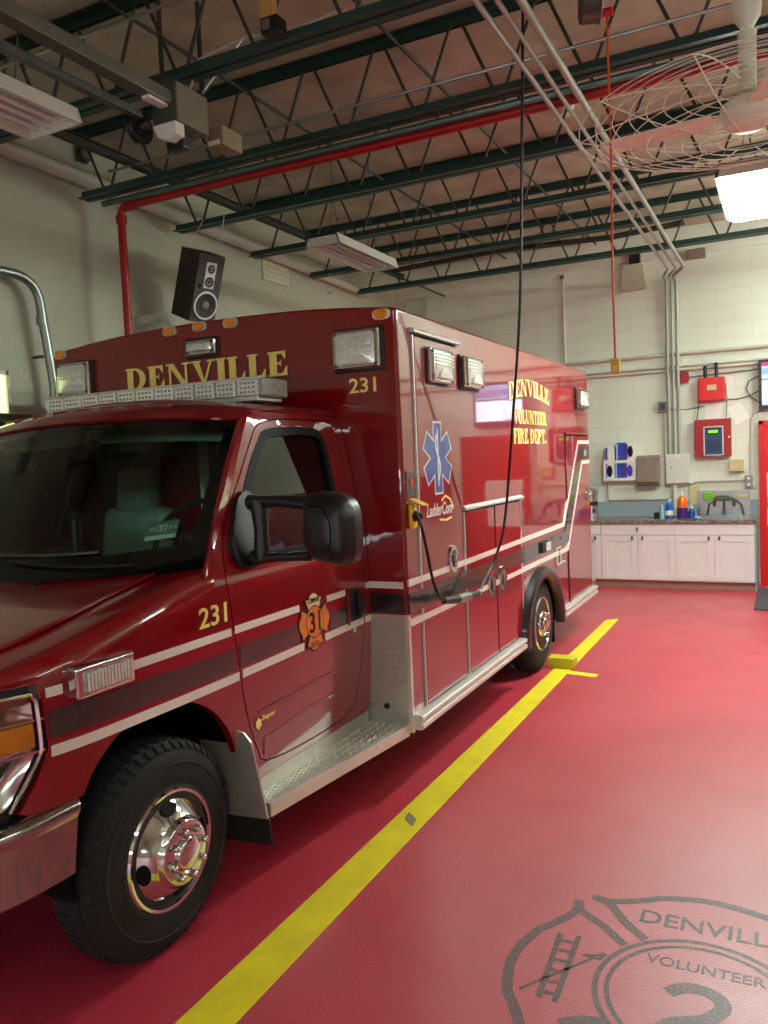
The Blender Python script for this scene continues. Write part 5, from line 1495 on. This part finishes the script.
us = sorted(set([-u for u in us] + us))
def patch(ulist, lift=0, v0=0, v1=1, nv=26):
    vs = []
    for u in ulist:
        for j in range(nv + 1):
            p = top_pt(u, v0 + (v1 - v0) * j / nv); vs.append((p[0], p[1], p[2] + lift))
    n = nv + 1
    return MB().add(vs, [(i * n + j, i * n + j + 1, (i + 1) * n + j + 1, (i + 1) * n + j) for i in range(len(ulist) - 1) for j in range(nv)])
ub = .80
mid = [u for u in us if abs(u) < ub - .01]
build('hood', patch([-ub] + mid + [ub], .006, .012, .985).solid(-.012), M['red'], A, ang=60)
for s in (1, -1):
    uu = [u for u in us if abs(u) > ub - .02 and u * s > 0]
    base = sorted(set([s * (ub - .05), s * (ub + .004)] + [u for u in uu if abs(u) > ub + .004]))
    build('wing', patch(base), M['red'], A, ang=60)
build('hood_underside', patch([-.96, -.5, 0, .5, .96], -.03), M['seal'], A)
# cowl panel below the windshield: black strip
def wsb(s): return (AC + .948 * s, 2.175 + .295 * abs(s) ** 2.4, 1.292 + .080 * abs(s) ** 2.4)
def wst(s): return (AC + .822 * s, 2.775 + .115 * abs(s) ** 2.2, 1.948 - .030 * s * s)
def ws(s, t, lift=0):
    b = Vector(wsb(s)); q = Vector(wst(s))
    p = b.lerp(q, t)
    bow = .035 * math.sin(PI * t) * (1 - .5 * abs(s) ** 4) + lift
    return (p.x, p.y - bow * .72, p.z + bow * .68)
def wgrid(s0, s1, t0, t1, ns, nt, lift=0):
    return MB().grid(lambda a, b: ws(s0 + (s1 - s0) * a, t0 + (t1 - t0) * b, lift), ns, nt)
build('windshield', wgrid(-1, 1, 0, 1, 40, 16), M['wshield'], A, ang=60)
def sedge(t): return 1 - (.050 + .10 * max(0, (.20 - t) / .20) ** 2.2 + .05 * max(0, (t - .93) / .07) ** 2)
sv = MB(); NT = 30; vs = []
for s in (1, -1):
    vs = []
    for j in range(NT + 1):
        t = j / NT
        vs += [ws(s, t, -.004), ws(s * sedge(t), t, -.004)]
    sv.add(vs, [(2 * j, 2 * j + 1, 2 * j + 3, 2 * j + 2) for j in range(NT)])
for t0, t1 in ((0, .115), (.945, 1)):
    g = wgrid(-1, 1, t0, t1, 40, 3, -.004); sv.add(g.v, g.f)
build('windshield_border', sv, M['seal'], A, ang=60)
cw = MB().grid(lambda a, b: (lambda s, p: (p[0], p[1] - .03 + .10 * b, p[2] + .004 - .05 * b))(2 * a - 1, wsb(2 * a - 1)), 40, 2)
build('cowl', cw, M['black'], A)
build('washer_jet', MB().ball((AC + .40, 2.13, 1.290), (.016, .022, .012)), M['black'], A)
for x0, x1, lab in ((.12, .72, 0), (-.62, -.02, 0)):
    wp = MB()
    s0, s1 = (x0 - .20) / .945, x1 / .945
    wp.tube([ws(s0 + .25 + (s1 - s0 - .25) * k / 10, .03 + .05 * k / 10 if False else .10 - .08 * k / 10, .020) for k in range(11)], .006, 6)
    wb = build('wiper', wp, M['black'], A)
    build('wiper_blade', MB().tube([ws(s0 + (s1 - s0) * .80 * k / 12, .135 - .01 * k / 12, .010) for k in range(13)], .006, 6), M['steel_dk'], wb)
# registration sticker inside the glass, lower driver's corner
def glass_patch(s0, s1, t0, t1, lift): return wgrid(s0, s1, t0, t1, 6, 3, lift)
stk = build('inspection_sticker', glass_patch(.755, .875, .165, .275, -.005), mat('sticker_grey', srgb(120, 136, 132), .6), A)
build('sticker_number', glass_patch(.798, .833, .212, .252, -.0040), M['white_decal'], stk)
def on_glass(mb, s0, t0, ks, kt, lift): return MB().add([ws(s0 + p[0] * ks, t0 + p[1] * kt, lift + p[2]) for p in mb.v], mb.f)
build('sticker_text', on_glass(text_mb('12', .028, .022, .0005), .802, .218, 1, 1, -.0035), M['black_decal'], stk)
build('sticker_text', on_glass(text_mb('20', .030, .020, .0005), .764, .222, 1, 1, -.0042), M['white_decal'], stk)
build('sticker_text', on_glass(text_mb('21', .030, .020, .0005), .838, .222, 1, 1, -.0042), M['white_decal'], stk)
build('sticker_band', glass_patch(.757, .873, .168, .192, -.0042), M['white_decal'], stk)

# ---- A pillars and roof
pk = [(2.40, 1.255), (2.45, 1.340), (2.509, 1.420), (2.57, 1.488), (2.65, 1.583), (2.76, 1.735), (2.86, 1.872), (2.915, 1.935)]
for s in (1, -1):
    vs = []
    N_ = 20
    cum = spline(pk, 4)
    for j in range(N_ + 1):
        f = j / N_; p = cum[int(round(f * (len(cum) - 1)))]
        a = Vector(ws(s, f, .0)); b = Vector((AC + s * wid(p[0], p[1]), p[0], p[1]))
        m_ = (a + b) / 2 + Vector((s * .010, -.012, .006))
        vs += [a, m_, b]
    build('windshield_pillar', MB().add(vs, [(3 * j + k, 3 * j + k + 1, 3 * j + k + 4, 3 * j + k + 3) for j in range(N_) for k in range(2)]), M['red'], A, ang=60)
def roof(u, v):
    s = 2 * u - 1
    f = wst(s)
    y = f[1] + (3.73 - f[1]) * v
    # side edge x follows the door top
    X0 = abs(f[0] - AC); W = wid(y, 1.955)
    X = s * (abs(.822) + (W - .822) * min(1, v * 12))
    k = min(1, (v / .22)) ** .6
    zc = f[2] + (.085 * (1 - abs(s) ** 3.2) ** .8 + .012) * k + .040 * (abs(s) ** 6) * min(1, v * 12) - .0
    if abs(s) > .999: zc = f[2] + (1.955 - f[2]) * min(1, v * 12)
    return (AC + X, y, zc)
build('cab_roof', MB().grid(roof, 40, 30).solid(-.012), M['red'], A, ang=60)
for k in range(7):
    x = AC - .55 + k * .16
    rv = roof((x - AC) / (2 * .85) + .5, .14)
    build('roof_rib', MB().box(x - .045, x + .045, rv[1] - .05, rv[1] + .30, rv[2] - .012, rv[2] + .005, .004), M['red'], A)

# ---- light bar
lb0, lb1, ly0, ly1, lz0, lz1 = -3.675, -2.24, 3.20, 3.42, 2.040, 2.138
lbz = lambda t: 0
lb = build('light_bar', MB().box(lb0, lb1, ly0 + .012, ly1, lz0, lz1, .020, 3), M['lens_dk'], A)
build('base_rail', MB().box(lb0 + .02, lb1 - .02, ly0 + .004, ly1 - .01, lz0 - .014, lz0 + .010, .004), M['alu'], lb)
build('top_rim', MB().box(lb0 + .01, lb1 - .01, ly0, ly0 + .05, lz1 - .010, lz1 + .003, .003), M['alu'], lb)
nm = 11; wm = (lb1 - lb0 - .02) / nm
for k in range(nm):
    a = lb0 + .01 + k * wm
    dark_ = k >= 7
    build('lamp_module', MB().box(a + .006, a + wm - .006, ly0 - .004, ly0 + .02, lz0 + .012, lz1 - .010, .004), M['lens'] if dark_ else M['led'], lb)
    g_ = MB()
    for i_ in range(4):
        for j_ in range(3):
            xx = a + .022 + i_ * (wm - .044 - .014) / 3; zz = lz0 + .022 + j_ * .022
            g_.box(xx, xx + .014, ly0 - .0055, ly0 - .003, zz, zz + .011)
    build('led_array', g_, M['lens_dk'] if dark_ else M['led_grid'], lb)
build('end_cap', MB().box(lb0 - .012, lb0 + .03, ly0 + .005, ly1, lz0 + .004, lz1 - .002, .012, 3), M['lens'], lb)
build('end_cap', MB().box(lb1 - .03, lb1 + .012, ly0 + .005, ly1, lz0 + .004, lz1 - .002, .012, 3), M['lens_dk'], lb)
for x in (AC - .57, AC + .57):
    build('mounting_foot', MB().prism([(ly0 + .06, 1.995), (ly1 - .02, 1.995), (ly1 - .06, lz0 - .008), (ly0 + .10, lz0 - .008)], 'x', x - .07, x + .07, .008), M['black'], lb)

# ---- headlights, grille, bumper
def belt(q, z, out=0):
    """point on the nose belt: q 0 (centre) .. 1 (rear edge of the headlight on the side)"""
    path = [(0, 1.300), (.30, 1.306), (.55, 1.322), (.70, 1.348), (.78, 1.375), (.84, 1.408), (.885, 1.450), (.915, 1.50), (.94, 1.555), (.962, 1.61), (.975, 1.65)]
    t = q * (len(path) - 1); i = min(int(t), len(path) - 2); f = t - i
    x = path[i][0] + (path[i + 1][0] - path[i][0]) * f; y = path[i][1] + (path[i + 1][1] - path[i][1]) * f
    bulge = -.02 * ((z - .92) / .2) ** 2 if z > .92 else -.06 * ((.92 - z) / .2) ** 2 * .5
    return Vector((x, y, z)), bulge
PTH = [(0, 1.300), (.30, 1.306), (.55, 1.322), (.70, 1.348), (.78, 1.375), (.84, 1.408), (.885, 1.450)]
def bx(y, z):
    return wid(y, z)
def nose(qx, z, off=0):
    """qx: 0..1 along the belt: front face to the corner, then back along the side surface to y = 1.66"""
    if qx < .62:
        X = .885 * qx / .62; y = interp(X, [p[0] for p in PTH], [p[1] for p in PTH])
        nx = Vector((.12 + .5 * (X / .885) ** 4, -1)).normalized()
        dx = wid(1.45, z) - wid(1.45, .95)
        return (X + nx.x * off + dx * qx / .62, y + nx.y * off)
    f = (qx - .62) / .38; y = 1.45 + (1.66 - 1.45) * f
    X = wid(y, z) + (.885 - wid(1.45, .95)) * (1 - f) ** 2
    nx = Vector((1, -.35 * (1 - f) - .12)).normalized()
    return (X + nx.x * off, y + nx.y * off)
def nose_panel(q0, q1, z0, z1, off, nq=18, nz=10, slant=None, side=1):
    def fn(a, b):
        z = z0 + (z1 - z0) * b
        qe = q1 if slant is None else slant(z)
        q = q0 + (qe - q0) * a
        p = nose(q, z, off)
        return (AC + side * p[0], p[1], z)
    return MB().grid(fn, nq, nz)
def qy(y): return .62 + .38 * (y - 1.45) / .21
def sl_lens(z): return qy(interp(z, [.735, .90, 1.055, 1.085], [1.535, 1.628, 1.622, 1.605]))
def sl_bez(z): return qy(interp(z, [.715, .735, .90, 1.06, 1.10], [1.555, 1.575, 1.662, 1.656, 1.64]))
def facet(q0, z0, z1, off, nq, nz, slant, s):
    """reflector facets: the panel with a scooped cell pattern"""
    def fn(a, b):
        z = z0 + (z1 - z0) * b
        q = q0 + (slant(z) - q0) * a
        d = off - .022 * abs(math.sin(PI * a * 3)) * abs(math.sin(PI * b * 2)) - .01
        p = nose(q, z, d)
        return (AC + s * p[0], p[1], z)
    return MB().grid(fn, nq, nz)
M['reflector'] = mat('headlight_reflector', srgb(226, 226, 220), .16, .9, .04)
for s in (1, -1):
    hl = build('headlight', nose_panel(.385, 1, .712, 1.104, -.034, slant=sl_bez, side=s), M['black'], A, ang=60)
    bz_ = MB(); vs = []
    zs = [.712 + (1.104 - .712) * k / 16 for k in range(17)]
    for z in zs:
        for q, o in ((sl_bez(z), -.010), (sl_lens(z) + .0, .016)):
            p = nose(q, z, o); vs.append((AC + s * p[0], p[1], z))
    bz_.add(vs, [(2 * k, 2 * k + 1, 2 * k + 3, 2 * k + 2) for k in range(16)])
    for z0, z1 in ((.712, .746), (1.080, 1.106)):
        t_ = nose_panel(.385, 1, z0, z1, .014, nz=1, slant=sl_lens, side=s); bz_.add(t_.v, t_.f)
    build('bezel', bz_, M['black'], hl, ang=60)
    build('reflector', facet(.40, .74, 1.085, -.002, 36, 24, sl_lens, s), M['reflector'], hl, ang=60)
    build('turn_signal', nose_panel(.52, 1, .918, .990, .006, nz=4, slant=lambda z: sl_lens(z) - .02, side=s), M['amber'], hl, ang=60)
    build('clear_cover', nose_panel(.40, 1, .742, 1.084, .018, slant=sl_lens, side=s), M['clear'], hl, ang=60)
    rimm = MB()
    pts = []
    for z in [.745 + .335 * k / 14 for k in range(15)]:
        p = nose(sl_lens(z), z, .018); pts.append((AC + s * p[0], p[1], z))
    for q in [sl_lens(1.08) - (sl_lens(1.08) - .42) * k / 10 for k in range(1, 11)]:
        p = nose(q, 1.080, .018); pts.append((AC + s * p[0], p[1], 1.080))
    rimm.tube(pts, .006, 6)
    build('chrome_rim', rimm, M['chrome'], hl)
    rl_ = nose_panel(.45, .97, .996, 1.002, .012, nz=1, side=s)
    t_ = nose_panel(.45, .97, .900, .908, .012, nz=1, side=s); rl_.add(t_.v, t_.f)
    build('reflector_line', rl_, M['chrome'], hl)
    fp_ = nose_panel(.30, 1, 1.070, 1.118, -.02, nz=3, slant=lambda z: qy(1.66), side=s)
    build('nose_panel', fp_.solid(.012), M['red'], A, ang=60)
gr_ = MB()
for k in range(5):
    g = nose_panel(0, .385, .76 + k * .07, .795 + k * .07, .0, nz=1).solid(.02); gr_.add(g.v, g.f)
gr_ = both(gr_)
g2 = both(nose_panel(0, .385, 1.085, 1.118, .006, nz=1).solid(.03)); gr_.add(g2.v, g2.f)
for x in (-.55, -.28, 0, .28, .55): gr_.box(AC + x - .012, AC + x + .012, 1.30, 1.345, .75, 1.10)
build('grille', gr_, M['chrome'], A)
build('radiator', MB().box(AC - .66, AC + .66, 1.42, 1.46, .70, 1.10), M['seal'], A)
bp = [(0, 1.215), (.35, 1.22), (.62, 1.235), (.80, 1.270), (.90, 1.325), (.955, 1.40), (.985, 1.49), (1.0, 1.60), (1.003, 1.755)]
bp = spline(bp, 3)
bsec = [(.035, .485), (.018, .480), (.006, .488), (.0, .497), (.001, .505), (.0135, .650), (.014, .658), (.006, .676), (.006, .690), (.014, .706), (.035, .716), (.10, .720)]
full = [(-p[0], p[1]) for p in bp[::-1]] + bp[1:]
vs = []
for i, p in enumerate(full):
    a = Vector(full[max(i - 1, 0)]); b = Vector(full[min(i + 1, len(full) - 1)])
    t = (b - a).normalized(); nn = Vector((t.y, -t.x))
    endk = max(0, (abs(p[0]) - .985) / .018) if abs(p[0]) > .985 else 0
    for d, z in bsec:
        q = Vector(p) - nn * d
        sh_ = 0
        if p[1] > 1.6: sh_ = -.055 * (1 - (z - .48) / .24) * (p[1] - 1.6) / .155
        vs.append((AC + q.x, q.y + sh_, z))
m_ = len(bsec)
bu = MB().add(vs, [(i * m_ + k, i * m_ + k + 1, (i + 1) * m_ + k + 1, (i + 1) * m_ + k) for i in range(len(full) - 1) for k in range(m_ - 1)])
bpr = build('front_bumper', bu.solid(.008), M['bumper'], A)
for s in (1, -1):
    build('fog_lamp', MB().lathe([(.045, 0), (.05, .01), (.03, .014), (0, .010)], (AC + s * .90, 1.335, .60), (s * .75, -.66, 0), 18), M['black'], bpr)
build('valance', both(MB().box(AC, AC + .95, 1.50, 1.56, .50, .72)), M['seal'], A)
# inner wing lining behind the front wheels
for s in (1, -1):
    vs = []
    for i in range(25):
        t = PI * 1.08 - PI * 1.16 * i / 24
        for x in (AC + s * .955, AC + s * .55): vs.append((x, 2.15 + .42 * math.cos(t), .47 + .42 * math.sin(t)))
    build('wheel_well', MB().add(vs, [(2 * i, 2 * i + 1, 2 * i + 3, 2 * i + 2) for i in range(24)]), M['seal'], A)
    build('wheel_well', MB().box(AC + s * .50, AC + s * .55, 1.6, 2.62, .30, 1.0), M['seal'], A)

# ---- running boards and mud guards
def tread_step(s):
    z = .340
    Pq = [(.94, 2.70), (.70, 2.70), (.70, 3.715), (1.200, 3.715)]
    m = MB()
    P = [(AC + s * a, b) for a, b in [(1.062, 2.645), (.80, 2.645), (.80, 3.712), (1.190, 3.712)]]
    m.prism(P, 'z', .288, z)
    for i in range(34):
        for j in range(17):
            y = 2.67 + i * .0308; x = .84 + j * .021 + (.0105 if i % 2 else 0)
            lim = 1.062 + (1.190 - 1.062) * (y - 2.645) / 1.067
            if x > lim - .015: continue
            if abs(x - lim) > .30: continue
            a = .75 if (i + j) % 2 else -.75
            dx, dy = math.cos(a) * .0125 * s, math.sin(a) * .0125; nx, ny = -math.sin(a) * .0042 * s, math.cos(a) * .0042
            X = AC + s * x
            m.add([(X - dx, y - dy, z), (X + nx, y + ny, z), (X + dx, y + dy, z), (X - nx, y - ny, z), (X, y, z + .0065)], [(0, 1, 4), (1, 2, 4), (2, 3, 4), (3, 0, 4)])
    o = build('running_board', m, M['plate'], A)
    build('front_lip', MB().prism([(AC + s * 1.068, 2.642), (AC + s * 1.056, 2.642), (AC + s * 1.184, 3.714), (AC + s * 1.197, 3.714)], 'z', .284, .343, .002), M['alu'], o)
    build('kick_plate', MB().box(min(AC + s * .965, AC + s * .935), max(AC + s * .965, AC + s * .935), 2.70, 3.70, .335, .412), M['plate'], o)
tread_step(1); tread_step(-1)
for s in (1, -1):
    X = lambda a: AC + s * a
    mg = build('mud_guard', MB().prism([(X(1.120), .325), (X(.80), .305), (X(.80), .672), (X(.965), .672), (X(1.025), .660), (X(1.058), .625)], 'y', 2.545, 2.556, .002), M['plate'], A)
    build('rubber_flap', MB().prism([(X(1.128), .215), (X(.80), .195), (X(.80), .34), (X(1.112), .36)], 'y', 2.556, 2.566, .002), M['rubber'], mg)

# ---- mirrors
def mirror(s):
    def S(m): return m if s > 0 else m.mirx(AC)
    y = 2.69
    hd = MB()
    x0, x1, z0, z1 = -1.705, -1.475, 1.325, 1.602
    def head(u, v):
        # rounded shell, convex towards the front
        a = 2 * u - 1; b = 2 * v - 1
        ee = 3.6
        cx, cz = (x0 + x1) / 2, (z0 + z1) / 2; hx, hz = (x1 - x0) / 2, (z1 - z0) / 2
        r = (abs(a) ** ee + abs(b) ** ee)
        k = max(abs(a), abs(b)); 
        if r > 0:
            rr = (abs(a) ** ee + abs(b) ** ee) ** (1 / ee); sc_ = k / rr
        else: sc_ = 1
        A_, B_ = a * sc_, b * sc_
        dep = .095 * max(0, 1 - k ** 3.2) ** .55
        return (cx + hx * A_, y - dep - .01 * a, cz + hz * B_ + .015 * a * -1)
    hd.grid(head, 26, 26)
    g = MB().grid(lambda u, v: (lambda p: (p[0], y + .035, p[2]))(head(u, v)), 2, 2)
    # side wall back to the glass
    rim = [head(u, 0) for u in [k / 20 for k in range(20)]] + [head(1, v) for v in [k / 20 for k in range(20)]] + [head(1 - u, 1) for u in [k / 20 for k in range(20)]] + [head(0, 1 - v) for v in [k / 20 for k in range(20)]]
    n = len(rim)
    hd.add(rim + [(p[0], y + .045, p[2]) for p in rim], [(k, (k + 1) % n, n + (k + 1) % n, n + k) for k in range(n)])
    mr = build('side_mirror', S(hd), M['black'], A, ang=60)
    build('mirror_glass', S(MB().add([(p[0], y + .040, p[2]) for p in rim], [tuple(range(n))])), M['chrome'], mr)
    gv = MB().tube([head(.28 + .45 * min(1, k / 6) if k < 7 else .73, .82 if k < 5 else .82 - .075 * (k - 4)) for k in range(14)], .004, 5)
    build('shell_seam', S(gv), M['seal'], mr)
    ar = MB()
    ar.tube([(-1.97, 2.70, 1.568), (-1.90, 2.69, 1.572), (-1.80, 2.68, 1.574), (-1.68, 2.68, 1.560)], [.034, .026, .024, .030], 10)
    ar.tube([(-1.96, 2.70, 1.34), (-1.90, 2.69, 1.345), (-1.80, 2.68, 1.350), (-1.68, 2.68, 1.358)], [.036, .022, .018, .022], 10)
    ar.tube([(-1.925, 2.695, 1.575), (-1.915, 2.69, 1.46), (-1.92, 2.695, 1.34)], [.040, .030, .034], 10)
    build('mirror_arm', S(ar), M['black'], mr)
    ft = thick(yz_sheet(sm([(2.585, 1.36), (2.60, 1.45), (2.68, 1.585), (2.76, 1.615), (2.80, 1.56), (2.80, 1.40), (2.76, 1.315), (2.65, 1.30)], 2), [], .028), .05)
    build('mirror_foot', S(ft), M['black'], mr)
mirror(1); mirror(-1)

# ---- cab interior
b = MB().box(AC - .92, AC + .92, 1.75, 3.70, .40, .46)
build('cab_floor', b, M['seal'], A)
b = MB().box(AC - .83, AC - .36, 3.66, 3.70, .46, 1.93).box(AC + .36, AC + .83, 3.66, 3.70, .46, 1.93).box(AC - .37, AC + .37, 3.66, 3.70, 1.80, 1.95)
build('rear_panel', b, M['inter'], A)
build('headliner', MB().box(AC - .80, AC + .80, 2.90, 3.70, 1.915, 1.925), M['headliner'], A)
def dash(u, v):
    s = 2 * u - 1; bq = wsb(s * .95)
    pr = [(.03, -.012), (.16, .012), (.30, .035), (.40, .020), (.44, -.05), (.40, -.25), (.36, -.50), (.33, -.75)]
    t = v * (len(pr) - 1); i = min(int(t), len(pr) - 2); f = t - i
    dy = pr[i][0] + (pr[i + 1][0] - pr[i][0]) * f; dz = pr[i][1] + (pr[i + 1][1] - pr[i][1]) * f
    return (bq[0], bq[1] + dy, bq[2] - .02 + dz)
build('dashboard', MB().grid(dash, 24, 21), M['black'], A, ang=60)
sw_ = MB()
cyy, cz_ = 2.98, 1.395
Rw = Matrix.Translation((AC + .44, cyy, cz_)) @ Matrix.Rotation(math.radians(58), 4, 'X')
sw_.tube([Rw @ Vector((.195 * math.cos(2 * PI * k / 32), .195 * math.sin(2 * PI * k / 32), 0)) for k in range(32)], .014, 8, True)
stw = build('steering_wheel', sw_, M['black'], A)
h = MB()
for a in (0, PI, -PI / 2): h.tube([Rw @ Vector((0, 0, -.02)), Rw @ Vector((.19 * math.cos(a), .19 * math.sin(a), 0))], .014, 6)
h.ball(Rw @ Vector((0, 0, -.02)), (.06, .05, .05)); h.cyl(Rw @ Vector((0, 0, -.02)), Rw @ Vector((0, 0, -.35)), .03, 10)
build('steering_hub', h, M['black'], stw)
for s in (1, -1):
    xm = AC + s * .40
    st_ = build('seat', MB().box(xm - .25, xm + .25, 2.95, 3.40, .72, .90, .06, 3), M['seat'], A)
    bk = MB().box(-.24, .24, -.06, .07, 0, .66, .055, 3).xf(Matrix.Translation((xm, 3.42, .86)) @ Matrix.Rotation(math.radians(-12), 4, 'X'))
    build('backrest', bk, M['seat'], st_)
    hr = MB().box(-.14, .14, -.055, .05, .63, .88, .05, 3).xf(Matrix.Translation((xm, 3.42, .86)) @ Matrix.Rotation(math.radians(-10), 4, 'X'))
    build('headrest', hr, M['seat'], st_)
    build('pedestal', MB().box(xm - .2, xm + .2, 3.0, 3.38, .46, .73), M['black'], st_)
vm = build('inside_mirror', MB().box(AC + .04, AC + .22, 2.97, 3.00, 1.81, 1.875, .014, 3), M['headliner'], A)
build('mirror_stem', MB().tube([(AC + .12, 2.985, 1.87), (AC + .12, 2.97, 1.925)], .012), M['headliner'], vm)
build('mirror_pod', MB().box(AC + .02, AC + .09, 2.93, 2.99, 1.865, 1.915, .012), M['headliner'], vm)
for s in (1, -1):
    def vis(a_, b_, s=s):
        q = wst(s * (.05 + .86 * a_)); return (q[0], q[1] + .075 + .030 * b_, q[2] - .012 - .085 * (1 - b_))
    build('sun_visor', MB().grid(vis, 14, 3).solid(.012), M['headliner'], A)
build('header_trim', MB().grid(lambda a_, b_: (lambda q: (q[0], q[1] + .03 + .10 * b_, q[2] - .022 - .004 * b_))(wst(1.9 * a_ - .95)), 20, 2), M['headliner'], A)
pt = build('pass_through_panel', MB().box(AC + .09, AC + .37, 3.66, 3.70, .46, 1.90), M['headliner'], A)
build('edge_strip', MB().box(AC + .01, AC + .035, 3.60, 3.66, .9, 1.90, .004), M['white'], pt)
build('window_gasket', MB().box(AC + .16, AC + .33, 3.645, 3.66, 1.42, 1.84, .004), M['seal'], pt)
build('window_pane', MB().box(AC + .175, AC + .315, 3.640, 3.646, 1.435, 1.825), mat('pass_window', srgb(170, 186, 176), .2), pt)
gh = MB().cyl((AC + .10, 2.62, 1.34), (AC + .10, 2.62, 1.52), .022, 10).ball((AC + .10, 2.62, 1.53), (.035, .03, .03))
build('radio_handset', gh, M['black'], A)

# ================================================================ shore power cord
pc = thing('power_cord', 'black power cord hanging from the roof and plugged into the ambulance', 'cord', (-1.45, 4.6, 1.0))
top = spline([(-1.245, 4.40, 4.39), (-1.30, 4.46, 3.5), (-1.385, 4.60, 2.6), (-1.50, 4.76, 1.95), (-1.62, 4.90, 1.304), (-1.655, 4.80, 1.08), (-1.662, 4.66, .985), (-1.665, 4.50, .908)], 8)
build('hanging_cord', MB().tube(top, .0085, 8), M['black'], pc)
con = [Vector((-1.665, 4.50, .908)), Vector((-1.662, 4.32, .916)), Vector((-1.66, 4.14, .930)), Vector((-1.66, 3.95, .954))]
build('connector', MB().tube([con[0], con[1]], [.018, .024], 12).tube([con[2], con[3]], [.025, .017], 12), M['black'], pc)
build('connector_band', MB().cyl(con[1], con[2], .027, 14).cyl(con[0], con[0] + Vector((0, -.03, .0)), .023, 12), M['steel'], pc)
low = spline([tuple(con[3]), (-1.66, 3.875, 1.005), (-1.66, 3.81, 1.10), (-1.66, 3.765, 1.22), (-1.66, 3.715, 1.345), (-1.672, 3.70, 1.41), (-1.705, 3.74, 1.43), (-1.735, 3.80, 1.42)], 8)
build('plug_lead', MB().tube(low, .0085, 8), M['black'], pc)
build('plug', MB().cyl((-1.7395, 3.805, 1.42), (-1.70, 3.775, 1.42), .030, 14, .018), M['black'], pc)

# ================================================================ camera, light and view
def look(cam_loc, yaw, pitch, roll):
    cy_, sy_, cp, sp_ = math.cos(yaw), math.sin(yaw), math.cos(pitch), math.sin(pitch)
    f = Vector((sy_ * cp, cy_ * cp, sp_)); r = Vector((cy_, -sy_, 0)); u = r.cross(f)
    c, s = math.cos(roll), math.sin(roll)
    R_, U_ = c * r + s * u, -s * r + c * u
    m = Matrix((R_, U_, -f)).transposed().to_4x4(); m.translation = Vector(cam_loc)
    return m
cd = bpy.data.cameras.new('camera'); co = bpy.data.objects.new('camera', cd); COL.objects.link(co)
co.matrix_world = look((0, 0, 1.72), math.radians(-26.774), math.radians(-3.7156), math.radians(-2.5136))
cd.sensor_fit = 'VERTICAL'; cd.sensor_height = 24.0; cd.lens = 24.0 * 810.02 / 1024
cd.clip_start = .02; cd.clip_end = 60
SC.camera = co
w = bpy.data.worlds.new('world'); SC.world = w; w.use_nodes = True
w.node_tree.nodes['Background'].inputs[0].default_value = (.8, .9, 1, 1)
w.node_tree.nodes['Background'].inputs[1].default_value = .05
SC.view_settings.view_transform = 'Standard'; SC.view_settings.look = 'None'
SC.view_settings.exposure = EXPO; SC.view_settings.gamma = 1; SC.view_settings.use_curve_mapping = False
SC.cycles.use_denoising = True
SC.cycles.max_bounces = 10; SC.cycles.transparent_max_bounces = 16; SC.cycles.diffuse_bounces = 5; SC.cycles.glossy_bounces = 6
SC.cycles.sample_clamp_indirect = 6
